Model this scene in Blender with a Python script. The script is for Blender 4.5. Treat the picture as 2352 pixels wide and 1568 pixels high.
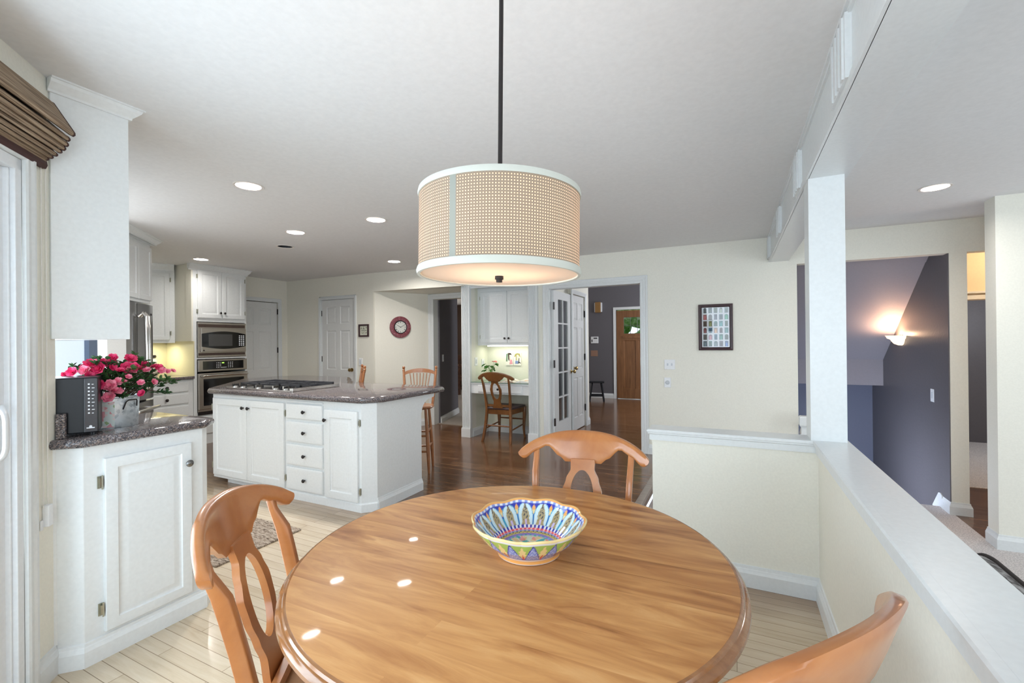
import bpy, bmesh, math, random
from mathutils import Matrix, Vector, noise
PI = math.pi
random.seed(7)
for o in list(bpy.data.objects): bpy.data.objects.remove(o)
SC = bpy.context.scene
COL = SC.collection

# ------------------------------------------------------------------ camera
def cam_axes(yaw, pitch, roll):
    cy, sy = math.cos(yaw), math.sin(yaw)
    f = Vector((-sy*math.cos(pitch), cy*math.cos(pitch), math.sin(pitch)))
    r = Vector((cy, sy, 0)); u = r.cross(f)
    c, s = math.cos(roll), math.sin(roll)
    return r*c+u*s, -r*s+u*c, f
cr, cu, cf = cam_axes(math.radians(26.10), math.radians(.126), math.radians(-.564))
cam = bpy.data.cameras.new('camera'); cam.sensor_width = 36; cam.lens = 1038.8/2352*36
cam.clip_start = .03; cam.clip_end = 100
camo = bpy.data.objects.new('camera', cam); COL.objects.link(camo)
camo.matrix_world = Matrix(((cr.x, cu.x, -cf.x, 0), (cr.y, cu.y, -cf.y, 0), (cr.z, cu.z, -cf.z, 1.34), (0, 0, 0, 1)))
SC.camera = camo

# ------------------------------------------------------------------ light of the place
SC.view_settings.view_transform = 'Standard'; SC.view_settings.look = 'None'
SC.view_settings.gamma = 1; SC.view_settings.use_curve_mapping = False
SC.view_settings.exposure = 0.16
W = bpy.data.worlds.new('sky'); SC.world = W; W.use_nodes = True
wb = W.node_tree.nodes['Background']; wb.inputs[0].default_value = (.80, .90, 1, 1); wb.inputs[1].default_value = 1.25

def area(name, loc, dirv, sx, sy, power, col):
    l = bpy.data.lights.new(name, 'AREA'); l.shape = 'RECTANGLE'; l.size = sx; l.size_y = sy
    l.energy = power; l.color = col
    o = bpy.data.objects.new(name, l); COL.objects.link(o); o.location = loc
    o.rotation_euler = Vector(dirv).to_track_quat('-Z', 'Z').to_euler()
    return o
DAY = (.84, .93, 1.0)
# daylight from the glass door and rear windows, then added fill lights
area('daylight_rear_windows', (2.2, -2.6, 1.20), (-.1, 1, .02), 2.6, 1.8, 35, DAY)
area('daylight_nook_window', (-.12, -1.12, 1.35), (0, 1, -.05), 1.0, 1.6, 24, (.78, .89, 1.0))
area('daylight_sliding_door', (-1.98, .18, 1.08), (1, 1, 0), 1.7, 1.9, 64, (.74, .87, 1.0))
area('fill_living', (4.9, 1.6, 1.0), (-1, .10, .35), 3.4, 1.8, 52, DAY)  # added fill for the living side, at an assumed window out of view
area('fill_kitchen', (-4.55, -.45, 1.5), (-.15, 1, 0), 2.6, 1.1, 28, (.80, .90, 1.0))  # unseen panel behind the wall cabinet, added to brighten the kitchen
area('fill_kitchen_far', (-4.35, .95, 1.62), (-.35, 1, .02), 1.6, .7, 22, (.93, .95, .96))  # hidden extra panel, added to lift the far kitchen walls
area('fill_living_high', (4.6, -1.2, 1.7), (-1, .62, .02), 2.4, 1.2, 20, (.85, .92, 1))  # added high fill, aimed at the oven tower and far wall
area('fill_hall', (.15, 8.9, 1.8), (-1, 0, 0), 1.6, 2.2, 60, (.95, .96, 1))  # added fill for the entry hall, its source out of view
area('fill_dining', (-7.6, 9.6, 1.4), (1, -.2, 0), 1.6, 1.4, 18, (1, .95, .88))  # added fill for the dining room; no window stands here
area('fill_stair', (.66, 6.9, 2.2), (1, 0, -.45), 1.6, .8, 24, (.80, .85, 1))  # added fill inside the stairwell, without a window behind it
area('fill_stair_lower', (.66, 6.3, -.4), (1, .2, .1), 1.0, .9, 34, (.70, .80, 1))  # second added stair fill, low in the well

# ------------------------------------------------------------------ materials
def new_mat(name):
    m = bpy.data.materials.new(name); m.use_nodes = True
    nt = m.node_tree; b = nt.nodes['Principled BSDF']
    return m, nt, b
def N(nt, t, **kw):
    n = nt.nodes.new(t)
    for k, v in kw.items(): setattr(n, k, v)
    return n
def setin(n, d):
    for k, v in d.items(): n.inputs[k].default_value = v
def coords(nt, scale=(1, 1, 1), rot=(0, 0, 0), kind='Object'):
    tc = N(nt, 'ShaderNodeTexCoord'); mp = N(nt, 'ShaderNodeMapping')
    mp.inputs['Scale'].default_value = scale; mp.inputs['Rotation'].default_value = rot
    nt.links.new(tc.outputs[kind], mp.inputs[0]); return mp.outputs[0]
def ramp(nt, fac, stops, interp='LINEAR'):
    r = N(nt, 'ShaderNodeValToRGB'); r.color_ramp.interpolation = interp
    el = r.color_ramp.elements
    while len(el) < len(stops): el.new(.5)
    for e, (p, c) in zip(el, stops):
        e.position = p; e.color = (*c, 1) if len(c) == 3 else c
    nt.links.new(fac, r.inputs[0]); return r.outputs[0]
def bump(nt, b, h, strength=.1, dist=.01):
    bp = N(nt, 'ShaderNodeBump'); bp.inputs['Strength'].default_value = strength; bp.inputs['Distance'].default_value = dist
    nt.links.new(h, bp.inputs['Height']); nt.links.new(bp.outputs[0], b.inputs['Normal'])
def paint(name, col, rough=.5, metal=0, bumps=0, bscale=60, spec=.5, coat=0, emit=None):
    m, nt, b = new_mat(name)
    setin(b, {'Base Color': (*col, 1), 'Roughness': rough, 'Metallic': metal, 'Specular IOR Level': spec, 'Coat Weight': coat})
    if emit: b.inputs['Emission Color'].default_value = (*emit[0], 1); b.inputs['Emission Strength'].default_value = emit[1]
    nz = N(nt, 'ShaderNodeTexNoise'); setin(nz, {'Scale': bscale, 'Detail': 4})
    nt.links.new(coords(nt), nz.inputs['Vector'])
    if bumps: bump(nt, b, nz.outputs[0], bumps, .004)
    c = ramp(nt, nz.outputs[0], [(.3, tuple(x*.97 for x in col)), (.7, tuple(min(1, x*1.02) for x in col))])
    nt.links.new(c, b.inputs['Base Color'])
    return m
def wood(name, c1, c2, c3, scale=(1.2, 14, 14), rough=.35, coat=.3, rot=(0, 0, 0), knots=False):
    m, nt, b = new_mat(name)
    v = coords(nt, scale, rot)
    n1 = N(nt, 'ShaderNodeTexNoise'); setin(n1, {'Scale': 2.2, 'Detail': 8, 'Roughness': .62, 'Distortion': .6})
    nt.links.new(v, n1.inputs['Vector'])
    c = ramp(nt, n1.outputs[0], [(.25, c1), (.5, c2), (.75, c3)])
    nt.links.new(c, b.inputs['Base Color'])
    setin(b, {'Roughness': rough, 'Coat Weight': coat, 'Coat Roughness': .12})
    bump(nt, b, n1.outputs[0], .05, .002)
    return m
M = {}
M['ceiling'] = paint('ceiling_paint', (.80, .80, .80), .9, bumps=.12, bscale=40)
M['cream'] = paint('cream_wall_paint', (.86, .845, .755), .62, bumps=.08, bscale=90)
M['white'] = paint('white_trim_paint', (.77, .80, .805), .32, spec=.5)
M['cab'] = paint('white_cabinet_paint', (.84, .87, .875), .3)
M['door'] = paint('white_door_paint', (.77, .785, .78), .38)
M['grey'] = paint('grey_wall_paint', (.135, .125, .135), .42, bumps=.35, bscale=45)
M['hallgrey'] = paint('hall_grey_paint', (.135, .13, .145), .6)
M['lav'] = paint('lavender_grey_paint', (.40, .38, .42), .6)
M['bluegrey'] = paint('blue_grey_paint', (.22, .24, .33), .6)
M['backsplash'] = paint('yellow_backsplash', (.80, .74, .48), .3)
M['alcove'] = paint('alcove_cream', (.80, .81, .68), .55)
M['black'] = paint('black_plastic', (.012, .014, .018), .32, spec=.3)
M['iron'] = paint('cast_iron', (.02, .022, .028), .45)
M['bronze'] = paint('dark_bronze', (.035, .03, .03), .35, metal=.6)
M['brass'] = paint('antique_brass', (.36, .25, .10), .28, metal=1)
M['hinge'] = paint('hinge_metal', (.45, .45, .38), .3, metal=1)
M['pewter'] = paint('pewter', (.22, .22, .22), .25, metal=1)
M['plate'] = paint('switch_plate', (.86, .88, .90), .35)
M['glassblack'] = paint('black_glass', (.008, .008, .009), .06)
M['greywin'] = paint('tinted_window', (.07, .07, .07), .15)
M['paper'] = paint('paper', (.82, .80, .76), .7)
M['frame'] = paint('dark_picture_frame', (.045, .018, .022), .35)
M['white_flat'] = paint('white_print', (.80, .84, .88), .5)
M['icon'] = paint('white_icons', (.85, .88, .92), .5)
M['vinyl'] = paint('white_vinyl', (.84, .87, .90), .25)
M['darkwood'] = wood('dark_dining_wood', (.05, .02, .01), (.10, .04, .02), (.16, .07, .03))

def steel_mat(name='brushed_steel', col=(.52, .48, .44), rot=(0, 0, 0)):
    m, nt, b = new_mat(name)
    nz = N(nt, 'ShaderNodeTexNoise'); setin(nz, {'Scale': 3, 'Detail': 6})
    nt.links.new(coords(nt, (2, 2, 160), rot), nz.inputs['Vector'])
    nt.links.new(ramp(nt, nz.outputs[0], [(.3, tuple(c*.85 for c in col)), (.7, col)]), b.inputs['Base Color'])
    setin(b, {'Metallic': 1, 'Roughness': .27}); return m
M['steel'] = steel_mat()
M['steelv'] = steel_mat('brushed_steel_vertical', (.42, .42, .43), (PI/2, 0, 0))
M['chrome'] = paint('polished_steel', (.7, .68, .66), .12, metal=1)

def granite():
    m, nt, b = new_mat('speckled_granite')
    v = coords(nt)
    vo = N(nt, 'ShaderNodeTexVoronoi'); setin(vo, {'Scale': 230}); nt.links.new(v, vo.inputs['Vector'])
    vo2 = N(nt, 'ShaderNodeTexVoronoi'); setin(vo2, {'Scale': 420}); nt.links.new(v, vo2.inputs['Vector'])
    sep = N(nt, 'ShaderNodeSeparateColor'); nt.links.new(vo.outputs['Color'], sep.inputs[0])
    sep2 = N(nt, 'ShaderNodeSeparateColor'); nt.links.new(vo2.outputs['Color'], sep2.inputs[0])
    c = ramp(nt, sep.outputs[0], [(0, (.02, .02, .03)), (.28, (.07, .065, .075)), (.5, (.17, .145, .15)), (.7, (.30, .22, .19)), (.9, (.40, .38, .40))], 'CONSTANT')
    c2 = ramp(nt, sep2.outputs[1], [(0, (.05, .05, .06)), (.45, (.17, .15, .155)), (.8, (.38, .33, .31))], 'CONSTANT')
    mx = N(nt, 'ShaderNodeMix', data_type='RGBA'); mx.inputs[0].default_value = .4
    nt.links.new(c, mx.inputs[6]); nt.links.new(c2, mx.inputs[7]); nt.links.new(mx.outputs[2], b.inputs['Base Color'])
    setin(b, {'Roughness': .08, 'Specular IOR Level': .5}); return m
M['granite'] = granite()

def floor_mat(name='oak_floor', nook_pale=True):
    m, nt, b = new_mat(name)
    v = coords(nt)
    br = N(nt, 'ShaderNodeTexBrick'); br.offset = .37; br.offset_frequency = 3
    setin(br, {'Color1': (.0, .0, .0, 1), 'Color2': (1, 1, 1, 1), 'Mortar': (.5, .5, .5, 1), 'Scale': 1.0, 'Mortar Size': .0016,
               'Mortar Smooth': .3, 'Bias': 0, 'Brick Width': .95, 'Row Height': .060})
    nt.links.new(v, br.inputs['Vector'])
    n1 = N(nt, 'ShaderNodeTexNoise'); setin(n1, {'Scale': 3, 'Detail': 9, 'Roughness': .65, 'Distortion': .8})
    mp = N(nt, 'ShaderNodeMapping'); mp.inputs['Scale'].default_value = (1.0, 13, 1); nt.links.new(v, mp.inputs[0])
    ad = N(nt, 'ShaderNodeVectorMath', operation='ADD'); nt.links.new(mp.outputs[0], ad.inputs[0])
    sc = N(nt, 'ShaderNodeVectorMath', operation='SCALE'); sc.inputs['Scale'].default_value = 9
    nt.links.new(br.outputs['Color'], sc.inputs[0]); nt.links.new(sc.outputs[0], ad.inputs[1]); nt.links.new(ad.outputs[0], n1.inputs['Vector'])
    bw = N(nt, 'ShaderNodeRGBToBW'); nt.links.new(br.outputs['Color'], bw.inputs[0])
    ma = N(nt, 'ShaderNodeMath', operation='MULTIPLY_ADD'); ma.inputs[1].default_value = .25
    nt.links.new(bw.outputs[0], ma.inputs[0])
    mb_ = N(nt, 'ShaderNodeMath', operation='MULTIPLY'); mb_.inputs[1].default_value = .75
    nt.links.new(n1.outputs[0], mb_.inputs[0]); nt.links.new(mb_.outputs[0], ma.inputs[2])
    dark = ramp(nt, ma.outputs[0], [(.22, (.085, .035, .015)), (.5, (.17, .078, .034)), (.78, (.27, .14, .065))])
    if nook_pale:  # boards blend from dark brown to paler tones towards the nook
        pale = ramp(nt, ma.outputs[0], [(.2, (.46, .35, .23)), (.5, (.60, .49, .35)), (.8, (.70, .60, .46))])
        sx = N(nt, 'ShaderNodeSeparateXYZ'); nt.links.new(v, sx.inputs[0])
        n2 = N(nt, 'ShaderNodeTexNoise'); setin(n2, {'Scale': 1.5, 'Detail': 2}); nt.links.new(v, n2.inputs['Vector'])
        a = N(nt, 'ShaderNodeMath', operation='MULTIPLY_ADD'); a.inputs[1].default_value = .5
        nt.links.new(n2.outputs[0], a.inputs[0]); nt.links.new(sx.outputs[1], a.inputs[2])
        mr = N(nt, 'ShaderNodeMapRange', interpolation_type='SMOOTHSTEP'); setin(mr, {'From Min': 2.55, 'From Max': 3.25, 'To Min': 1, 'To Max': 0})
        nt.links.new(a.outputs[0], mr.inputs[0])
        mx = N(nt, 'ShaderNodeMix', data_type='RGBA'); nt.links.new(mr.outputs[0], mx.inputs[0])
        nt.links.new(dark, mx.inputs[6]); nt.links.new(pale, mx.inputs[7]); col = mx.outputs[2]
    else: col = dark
    mm = N(nt, 'ShaderNodeMix', data_type='RGBA', blend_type='MULTIPLY'); mm.inputs[0].default_value = 1
    mf = ramp(nt, br.outputs['Fac'], [(0, (1, 1, 1)), (1, (.45, .4, .35))])
    nt.links.new(col, mm.inputs[6]); nt.links.new(mf, mm.inputs[7]); nt.links.new(mm.outputs[2], b.inputs['Base Color'])
    setin(b, {'Roughness': .22, 'Specular IOR Level': .55, 'Coat Weight': .25, 'Coat Roughness': .08})
    bump(nt, b, n1.outputs[0], .06, .002)
    return m
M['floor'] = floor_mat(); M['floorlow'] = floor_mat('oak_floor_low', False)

def carpet_mat(name, c1, c2):
    m, nt, b = new_mat(name)
    v = coords(nt)
    n1 = N(nt, 'ShaderNodeTexNoise'); setin(n1, {'Scale': 110, 'Detail': 3}); nt.links.new(v, n1.inputs['Vector'])
    n2 = N(nt, 'ShaderNodeTexNoise'); setin(n2, {'Scale': 5, 'Detail': 3}); nt.links.new(v, n2.inputs['Vector'])
    c = ramp(nt, n1.outputs[0], [(.35, c1), (.65, c2)]); nt.links.new(c, b.inputs['Base Color'])
    setin(b, {'Roughness': 1, 'Specular IOR Level': .1, 'Sheen Weight': .3}); bump(nt, b, n1.outputs[0], .9, .01); return m
M['carpet'] = carpet_mat('beige_carpet', (.46, .42, .41), (.84, .78, .76))
M['carpetd'] = carpet_mat('tan_carpet', (.30, .25, .20), (.42, .36, .30))

def maple(name, tints, board=.09, rough=.30, coat=.25):
    m, nt, b = new_mat(name)
    v = coords(nt)
    br = N(nt, 'ShaderNodeTexBrick'); br.offset = .5
    setin(br, {'Color1': (0, 0, 0, 1), 'Color2': (1, 1, 1, 1), 'Mortar': (.5, .5, .5, 1), 'Scale': 1, 'Mortar Size': 0, 'Brick Width': 3.0, 'Row Height': board})
    nt.links.new(v, br.inputs['Vector'])
    mp = N(nt, 'ShaderNodeMapping'); mp.inputs['Scale'].default_value = (1.6, 11, 4); nt.links.new(v, mp.inputs[0])
    sc = N(nt, 'ShaderNodeVectorMath', operation='SCALE'); sc.inputs['Scale'].default_value = 7; nt.links.new(br.outputs['Color'], sc.inputs[0])
    ad = N(nt, 'ShaderNodeVectorMath', operation='ADD'); nt.links.new(mp.outputs[0], ad.inputs[0]); nt.links.new(sc.outputs[0], ad.inputs[1])
    n1 = N(nt, 'ShaderNodeTexNoise'); setin(n1, {'Scale': 1.5, 'Detail': 10, 'Roughness': .6, 'Distortion': 1.1}); nt.links.new(ad.outputs[0], n1.inputs['Vector'])
    bw = N(nt, 'ShaderNodeRGBToBW'); nt.links.new(br.outputs['Color'], bw.inputs[0])
    ma = N(nt, 'ShaderNodeMath', operation='MULTIPLY_ADD'); ma.inputs[1].default_value = .11; nt.links.new(bw.outputs[0], ma.inputs[0])
    m2 = N(nt, 'ShaderNodeMath', operation='MULTIPLY'); m2.inputs[1].default_value = .9; nt.links.new(n1.outputs[0], m2.inputs[0]); nt.links.new(m2.outputs[0], ma.inputs[2])
    c = ramp(nt, ma.outputs[0], [(.26, tints[0]), (.42, tints[1]), (.60, tints[2]), (.8, tints[3])])
    kn = N(nt, 'ShaderNodeTexNoise'); setin(kn, {'Scale': 3.1, 'Detail': 3, 'Distortion': .8}); mk = N(nt, 'ShaderNodeMapping'); mk.inputs['Scale'].default_value = (1.0, 3.2, 1); nt.links.new(v, mk.inputs[0]); nt.links.new(mk.outputs[0], kn.inputs['Vector'])
    kf = ramp(nt, kn.outputs[0], [(.58, (1, 1, 1)), (.70, (.66, .54, .44))]); km = N(nt, 'ShaderNodeMix', data_type='RGBA', blend_type='MULTIPLY'); km.inputs[0].default_value = 1
    nt.links.new(c, km.inputs[6]); nt.links.new(kf, km.inputs[7]); nt.links.new(km.outputs[2], b.inputs['Base Color'])
    setin(b, {'Roughness': .42, 'Specular IOR Level': .3, 'Coat Weight': .13, 'Coat Roughness': .05})
    bump(nt, b, n1.outputs[0], .03, .001)
    return m
M['table'] = maple('maple_table_top', [(.22, .08, .02), (.44, .19, .06), (.60, .30, .105), (.72, .41, .17)])
M['tableedge'] = wood('maple_table_edge', (.22, .09, .03), (.32, .14, .05), (.42, .20, .08), coat=.6, rough=.15)
M['chair'] = wood('honey_maple_chair', (.34, .11, .028), (.44, .16, .045), (.54, .23, .075), scale=(3, 3, 3), rough=.30, coat=.5)
M['chairpale'] = wood('pale_maple_seat', (.52, .30, .14), (.60, .36, .18), (.68, .42, .22), scale=(3, 8, 3), rough=.3)
M['deskchair'] = wood('walnut_stained_chair', (.12, .045, .012), (.19, .075, .022), (.27, .11, .035), scale=(3, 3, 3), rough=.3)
M['stool'] = wood('oak_bar_stool', (.28, .10, .035), (.38, .15, .055), (.48, .21, .08), scale=(3, 3, 3), rough=.3)
M['seatdark'] = paint('dark_leather_seat', (.07, .045, .05), .4)
M['frontdoor'] = wood('stained_fir_door', (.15, .06, .02), (.22, .095, .035), (.30, .14, .055), scale=(12, 12, 1), rough=.4)

# ------------------------------------------------------------------ mesh helpers
class MB:
    def __init__(s): s.v = []; s.f = []; s.mi = []; s.cur = 0; s.mx = None
    def av(s, pts):
        b = len(s.v)
        for p in pts:
            p = Vector(p)
            if s.mx is not None: p = s.mx @ p
            s.v.append(tuple(p))
        return b
    def af(s, idx): s.f.append(tuple(idx)); s.mi.append(s.cur)
    def box(s, x0, x1, y0, y1, z0, z1):
        b = s.av([(x0, y0, z0), (x1, y0, z0), (x1, y1, z0), (x0, y1, z0), (x0, y0, z1), (x1, y0, z1), (x1, y1, z1), (x0, y1, z1)])
        for q in ((0, 3, 2, 1), (4, 5, 6, 7), (0, 1, 5, 4), (1, 2, 6, 5), (2, 3, 7, 6), (3, 0, 4, 7)): s.af([b+i for i in q])
        return s
    def prism(s, poly, z0, z1):
        n = len(poly); b = s.av([(x, y, z0) for x, y in poly]+[(x, y, z1) for x, y in poly])
        s.af([b+i for i in range(n)][::-1]); s.af([b+n+i for i in range(n)])
        for i in range(n): j = (i+1) % n; s.af((b+i, b+j, b+n+j, b+n+i))
        return s
    def xprism(s, poly, x0, x1):     # polygon in (y,z), extruded along x
        n = len(poly); b = s.av([(x0, y, z) for y, z in poly]+[(x1, y, z) for y, z in poly])
        s.af([b+i for i in range(n)][::-1]); s.af([b+n+i for i in range(n)])
        for i in range(n): j = (i+1) % n; s.af((b+i, b+j, b+n+j, b+n+i))
        return s
    def yprism(s, poly, y0, y1):     # polygon in (x,z), extruded along y
        n = len(poly); b = s.av([(x, y0, z) for x, z in poly]+[(x, y1, z) for x, z in poly])
        s.af([b+i for i in range(n)][::-1]); s.af([b+n+i for i in range(n)])
        for i in range(n): j = (i+1) % n; s.af((b+i, b+j, b+n+j, b+n+i))
        return s
    def loft(s, rings, closed=True, caps=True):
        n = len(rings[0]); b = s.av([p for r in rings for p in r])
        for k in range(len(rings)-1):
            for i in range(n if closed else n-1):
                j = (i+1) % n
                s.af((b+k*n+i, b+k*n+j, b+(k+1)*n+j, b+(k+1)*n+i))
        if caps and closed:
            s.af([b+i for i in range(n)][::-1]); s.af([b+(len(rings)-1)*n+i for i in range(n)])
        return s
    def lathe(s, prof, n=24, c=(0, 0, 0), axis='z', caps=True, sx=1, sy=1):
        R = []
        for r, z in prof:
            ring = []
            for i in range(n):
                a = 2*PI*i/n; p = (r*math.cos(a)*sx, r*math.sin(a)*sy, z)
                if axis == '-y': p = (p[0], -p[2], p[1])
                if axis == 'x': p = (p[2], p[0], p[1])
                ring.append((p[0]+c[0], p[1]+c[1], p[2]+c[2]))
            R.append(ring)
        return s.loft(R, caps=caps)
    def tube(s, pts, r, n=8, caps=True, closed=False):
        pts = [Vector(p) for p in pts]; m = len(pts); R = []
        rr = r if isinstance(r, (list, tuple)) else [r]*m
        up = None
        for i, p in enumerate(pts):
            if closed: t = pts[(i+1) % m]-pts[i-1]
            else: t = pts[min(i+1, m-1)]-pts[max(i-1, 0)]
            t.normalize()
            if up is None: up = Vector((0, 0, 1)) if abs(t.z) < .9 else Vector((1, 0, 0))
            a = t.cross(up).normalized(); up = a.cross(t).normalized()
            R.append([tuple(p+(a*math.cos(2*PI*k/n)+up*math.sin(2*PI*k/n))*rr[i]) for k in range(n)])
        if closed: R.append(R[0]); caps = False
        return s.loft(R, caps=caps)
    def rings(s, x0, x1, z0, z1, rs, y=0):    # stepped face looking to -y: rs = [(inset, depth)]; ends in a filled centre
        R = []
        for i, d in rs: R.append([(x0+i, y+d, z0+i), (x1-i, y+d, z0+i), (x1-i, y+d, z1-i), (x0+i, y+d, z1-i)])
        b = s.av([p for r in R for p in r])
        for k in range(len(R)-1):
            for i in range(4): j = (i+1) % 4; s.af((b+4*k+i, b+4*k+j, b+4*k+4+j, b+4*k+4+i))
        e = b+4*(len(R)-1); s.af((e, e+1, e+2, e+3))
        return s
    def sweep(s, path, Nn, prof, closed=False):
        Nn = Vector(Nn).normalized(); P = [Vector(p) for p in path]; m = len(P); R = []
        for i in range(m):
            if closed or 0 < i < m-1:
                t0 = (P[i]-P[i-1]).normalized(); t1 = (P[(i+1) % m]-P[i]).normalized()
            elif i == 0: t0 = t1 = (P[1]-P[0]).normalized()
            else: t0 = t1 = (P[-1]-P[-2]).normalized()
            a0 = Nn.cross(t0); a1 = Nn.cross(t1); o = (a0+a1); o = o/max(.25, o.dot(o))*2
            R.append([tuple(P[i]+o*a+Nn*b) for a, b in prof])
        if closed: R.append(R[0])
        return s.loft(R, caps=not closed)
    def build(s, name, mat, parent=None, smooth=False, bevel=0, seg=2, angle=35, recalc=True):
        me = bpy.data.meshes.new(name); me.from_pydata(s.v, [], s.f)
        for m in (mat if isinstance(mat, (list, tuple)) else [mat]): me.materials.append(m)
        if any(s.mi): me.polygons.foreach_set('material_index', s.mi)
        if recalc:
            bm = bmesh.new(); bm.from_mesh(me); bmesh.ops.recalc_face_normals(bm, faces=bm.faces); bm.to_mesh(me); bm.free()
        o = bpy.data.objects.new(name, me); COL.objects.link(o)
        if parent: o.parent = parent
        if smooth:
            me.polygons.foreach_set('use_smooth', [True]*len(me.polygons))
            if not bevel:
                try: me.set_sharp_from_angle(angle=math.radians(smooth if smooth is not True else angle))
                except Exception: pass
        if bevel:
            md = o.modifiers.new('bevel', 'BEVEL'); md.width = bevel; md.segments = seg; md.limit_method = 'ANGLE'; md.angle_limit = math.radians(angle)
            md.harden_normals = False
        return o
def thing(name, label, cat, loc=(0, 0, 0), rot=0, group=None):
    o = bpy.data.objects.new(name, None); COL.objects.link(o); o.location = loc; o.rotation_euler = (0, 0, rot)
    o.empty_display_size = .1
    return tag(o, label, cat, group)
def tag(o, label, cat, group=None):
    o['label'] = label; o['category'] = cat
    if group: o['group'] = group
    return o
def struct(o, label=None, cat=None):
    o['kind'] = 'structure'
    if label: o['label'] = label
    if cat: o['category'] = cat
    return o
def lab(o, l): o['label'] = l; return o
def S(name, mb, mat, label=None, cat=None, **k):
    if cat is None: cat = name.split('_')[0]
    return struct(mb.build(name, mat, **k), label, cat)
def copy_tree(o, parent=None):
    c = o.copy(); COL.objects.link(c)
    if parent: c.parent = parent
    for ch in list(o.children): copy_tree(ch, c)
    return c

BASE = [(0, 0), (.018, 0), (.018, .075), (.013, .088), (.011, .094), (.008, .098), (.006, .112), (0, .114)]
CROWN = [(0, 0), (0, -.085), (.012, -.085), (.014, -.07), (.03, -.05), (.045, -.03), (.05, -.012), (.06, -.01), (.06, 0)]
CASING = [(0, 0), (0, .012), (.012, .016), (.03, .014), (.034, .019), (.05, .019), (.054, .016), (.072, .022), (.082, .022), (.086, .018), (.086, 0)]
CASE_S = [(0, 0), (0, .012), (.01, .016), (.03, .014), (.045, .018), (.058, .018), (.062, 0)]

# ------------------------------------------------------------------ room shell
H = 2.435
mb = MB(); mb.box(-8.2, -4.0, 5.665, 11.5, H, H+.12); mb.box(-4.0, -2.25, 5.665, 7.15, H, H+.12); S('ceiling', mb, M['ceiling'], 'ceiling of the dining room side', 'ceiling')
mb = MB(); mb.box(1.80, 5.2, 5.665, 9.6, H, H+.12); S('ceiling', mb, M['ceiling'], 'ceiling of the narrow hall', 'ceiling')
mb = MB(); mb.box(-8.2, 5.2, -2.8, 5.665, H, H+.12)
ceil = S('ceiling', mb, M['ceiling'], 'smooth white ceiling over kitchen and eating nook', 'ceiling')
DL = [(-2.985, 1.998, 10), (-3.82, 3.03, 22), (-2.82, 3.055, 14), (-6.06, 3.42, 8), (-4.05, 4.72, 20), (-4.483, 3.42, 0), (1.325, 4.30, 12)]
bmc = bmesh.new()
for x, y, on in DL:
    bmesh.ops.create_cone(bmc, cap_ends=True, segments=40, radius1=.078, radius2=.078, depth=.16, matrix=Matrix.Translation((x, y, H+.02)))
cme = bpy.data.meshes.new('cut'); bmc.to_mesh(cme); bmc.free(); cuto = bpy.data.objects.new('cut', cme); COL.objects.link(cuto)
md = ceil.modifiers.new('b', 'BOOLEAN'); md.object = cuto; md.operation = 'DIFFERENCE'; md.solver = 'EXACT'
dg = bpy.context.evaluated_depsgraph_get(); me2 = bpy.data.meshes.new_from_object(ceil.evaluated_get(dg))
ceil.modifiers.clear(); ceil.data = me2; bpy.data.objects.remove(cuto)

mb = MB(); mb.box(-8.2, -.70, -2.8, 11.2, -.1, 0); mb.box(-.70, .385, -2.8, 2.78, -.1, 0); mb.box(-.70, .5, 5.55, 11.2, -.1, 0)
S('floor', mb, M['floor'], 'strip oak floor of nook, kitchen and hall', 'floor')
mb = MB(); mb.box(-.72, 1.82, -2.8, 5.77, -.35, -.29); mb.box(1.82, 5.2, -2.8, 4.93, -.35, -.29)
S('floor', mb, M['carpet'], 'beige carpet of the sunken living room', 'floor')
mb = MB(); mb.box(1.82, 5.2, 4.93, 6.63, -.35, -.29)
S('floor', mb, M['floorlow'], 'oak floor beyond the narrow opening', 'floor')
mb = MB(); mb.box(1.93, 5.2, 6.63, 9.6, -.35, -.285)
S('floor', mb, M['carpet'], 'carpet in the far dark room', 'floor')
mb = MB(); mb.box(-.70, -.42, 2.90, 5.55, -.29, -.145)
S('floor', mb, M['carpet'], 'carpeted step down behind the half wall', 'floor')
mb = MB(); mb.box(-.745, -.685, 2.90, 5.53, -.03, .012)
S('trim_1', mb, wood('nosing', (.22, .18, .15), (.30, .25, .21), (.38, .32, .27)), 'grey wood nosing at the step', 'trim', bevel=.006)
mb = MB(); mb.box(-7.0, -3.45, 6.20, 11.0, .001, .012)
S('floor', mb, M['carpetd'], 'tan carpet of the dining room', 'floor')

# far kitchen wall with the recess header
mb = MB()
x1 = -6.95
mb.box(-7.1, -6.163, 5.33, 5.45, 0, H); mb.box(-5.345, -4.99, 5.33, 5.36, 0, H); mb.box(-6.163, -5.345, 5.33, 5.45, 2.125, H)
mb.prism([(-5.345, 5.36), (-4.99, 5.36), (-5.05, 5.45), (-5.345, 5.45)], 0, H)
mb.prism([(-4.99, 5.33), (-3.45, 5.44), (-3.45, 5.55), (-4.99, 5.42)], 2.15, H)
S('wall_far', mb, M['cream'], 'cream far kitchen wall with white panel door', 'wall')
mb = MB(); mb.prism([(-4.99, 5.36), (-4.525, 6.10), (-4.60, 6.20), (-5.1, 5.42)], 0, 2.15)
S('wall_clock', mb, M['cream'], 'angled cream wall with the clock', 'wall')
mb = MB(); mb.prism([(-5.05, 5.40), (-3.45, 5.52), (-3.45, 6.2), (-4.62, 6.2)], 2.15, 2.25)
S('ceiling', mb, M['cream'], 'lowered ceiling of the recess', 'ceiling')
mb = MB(); mb.box(-4.53, -4.44, 6.12, 6.24, 0, 2.15); mb.box(-4.44, -3.4, 6.12, 6.24, 2.06, 2.15); mb.box(-3.62, -3.4, 6.12, 6.24, 0, 2.06)
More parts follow.
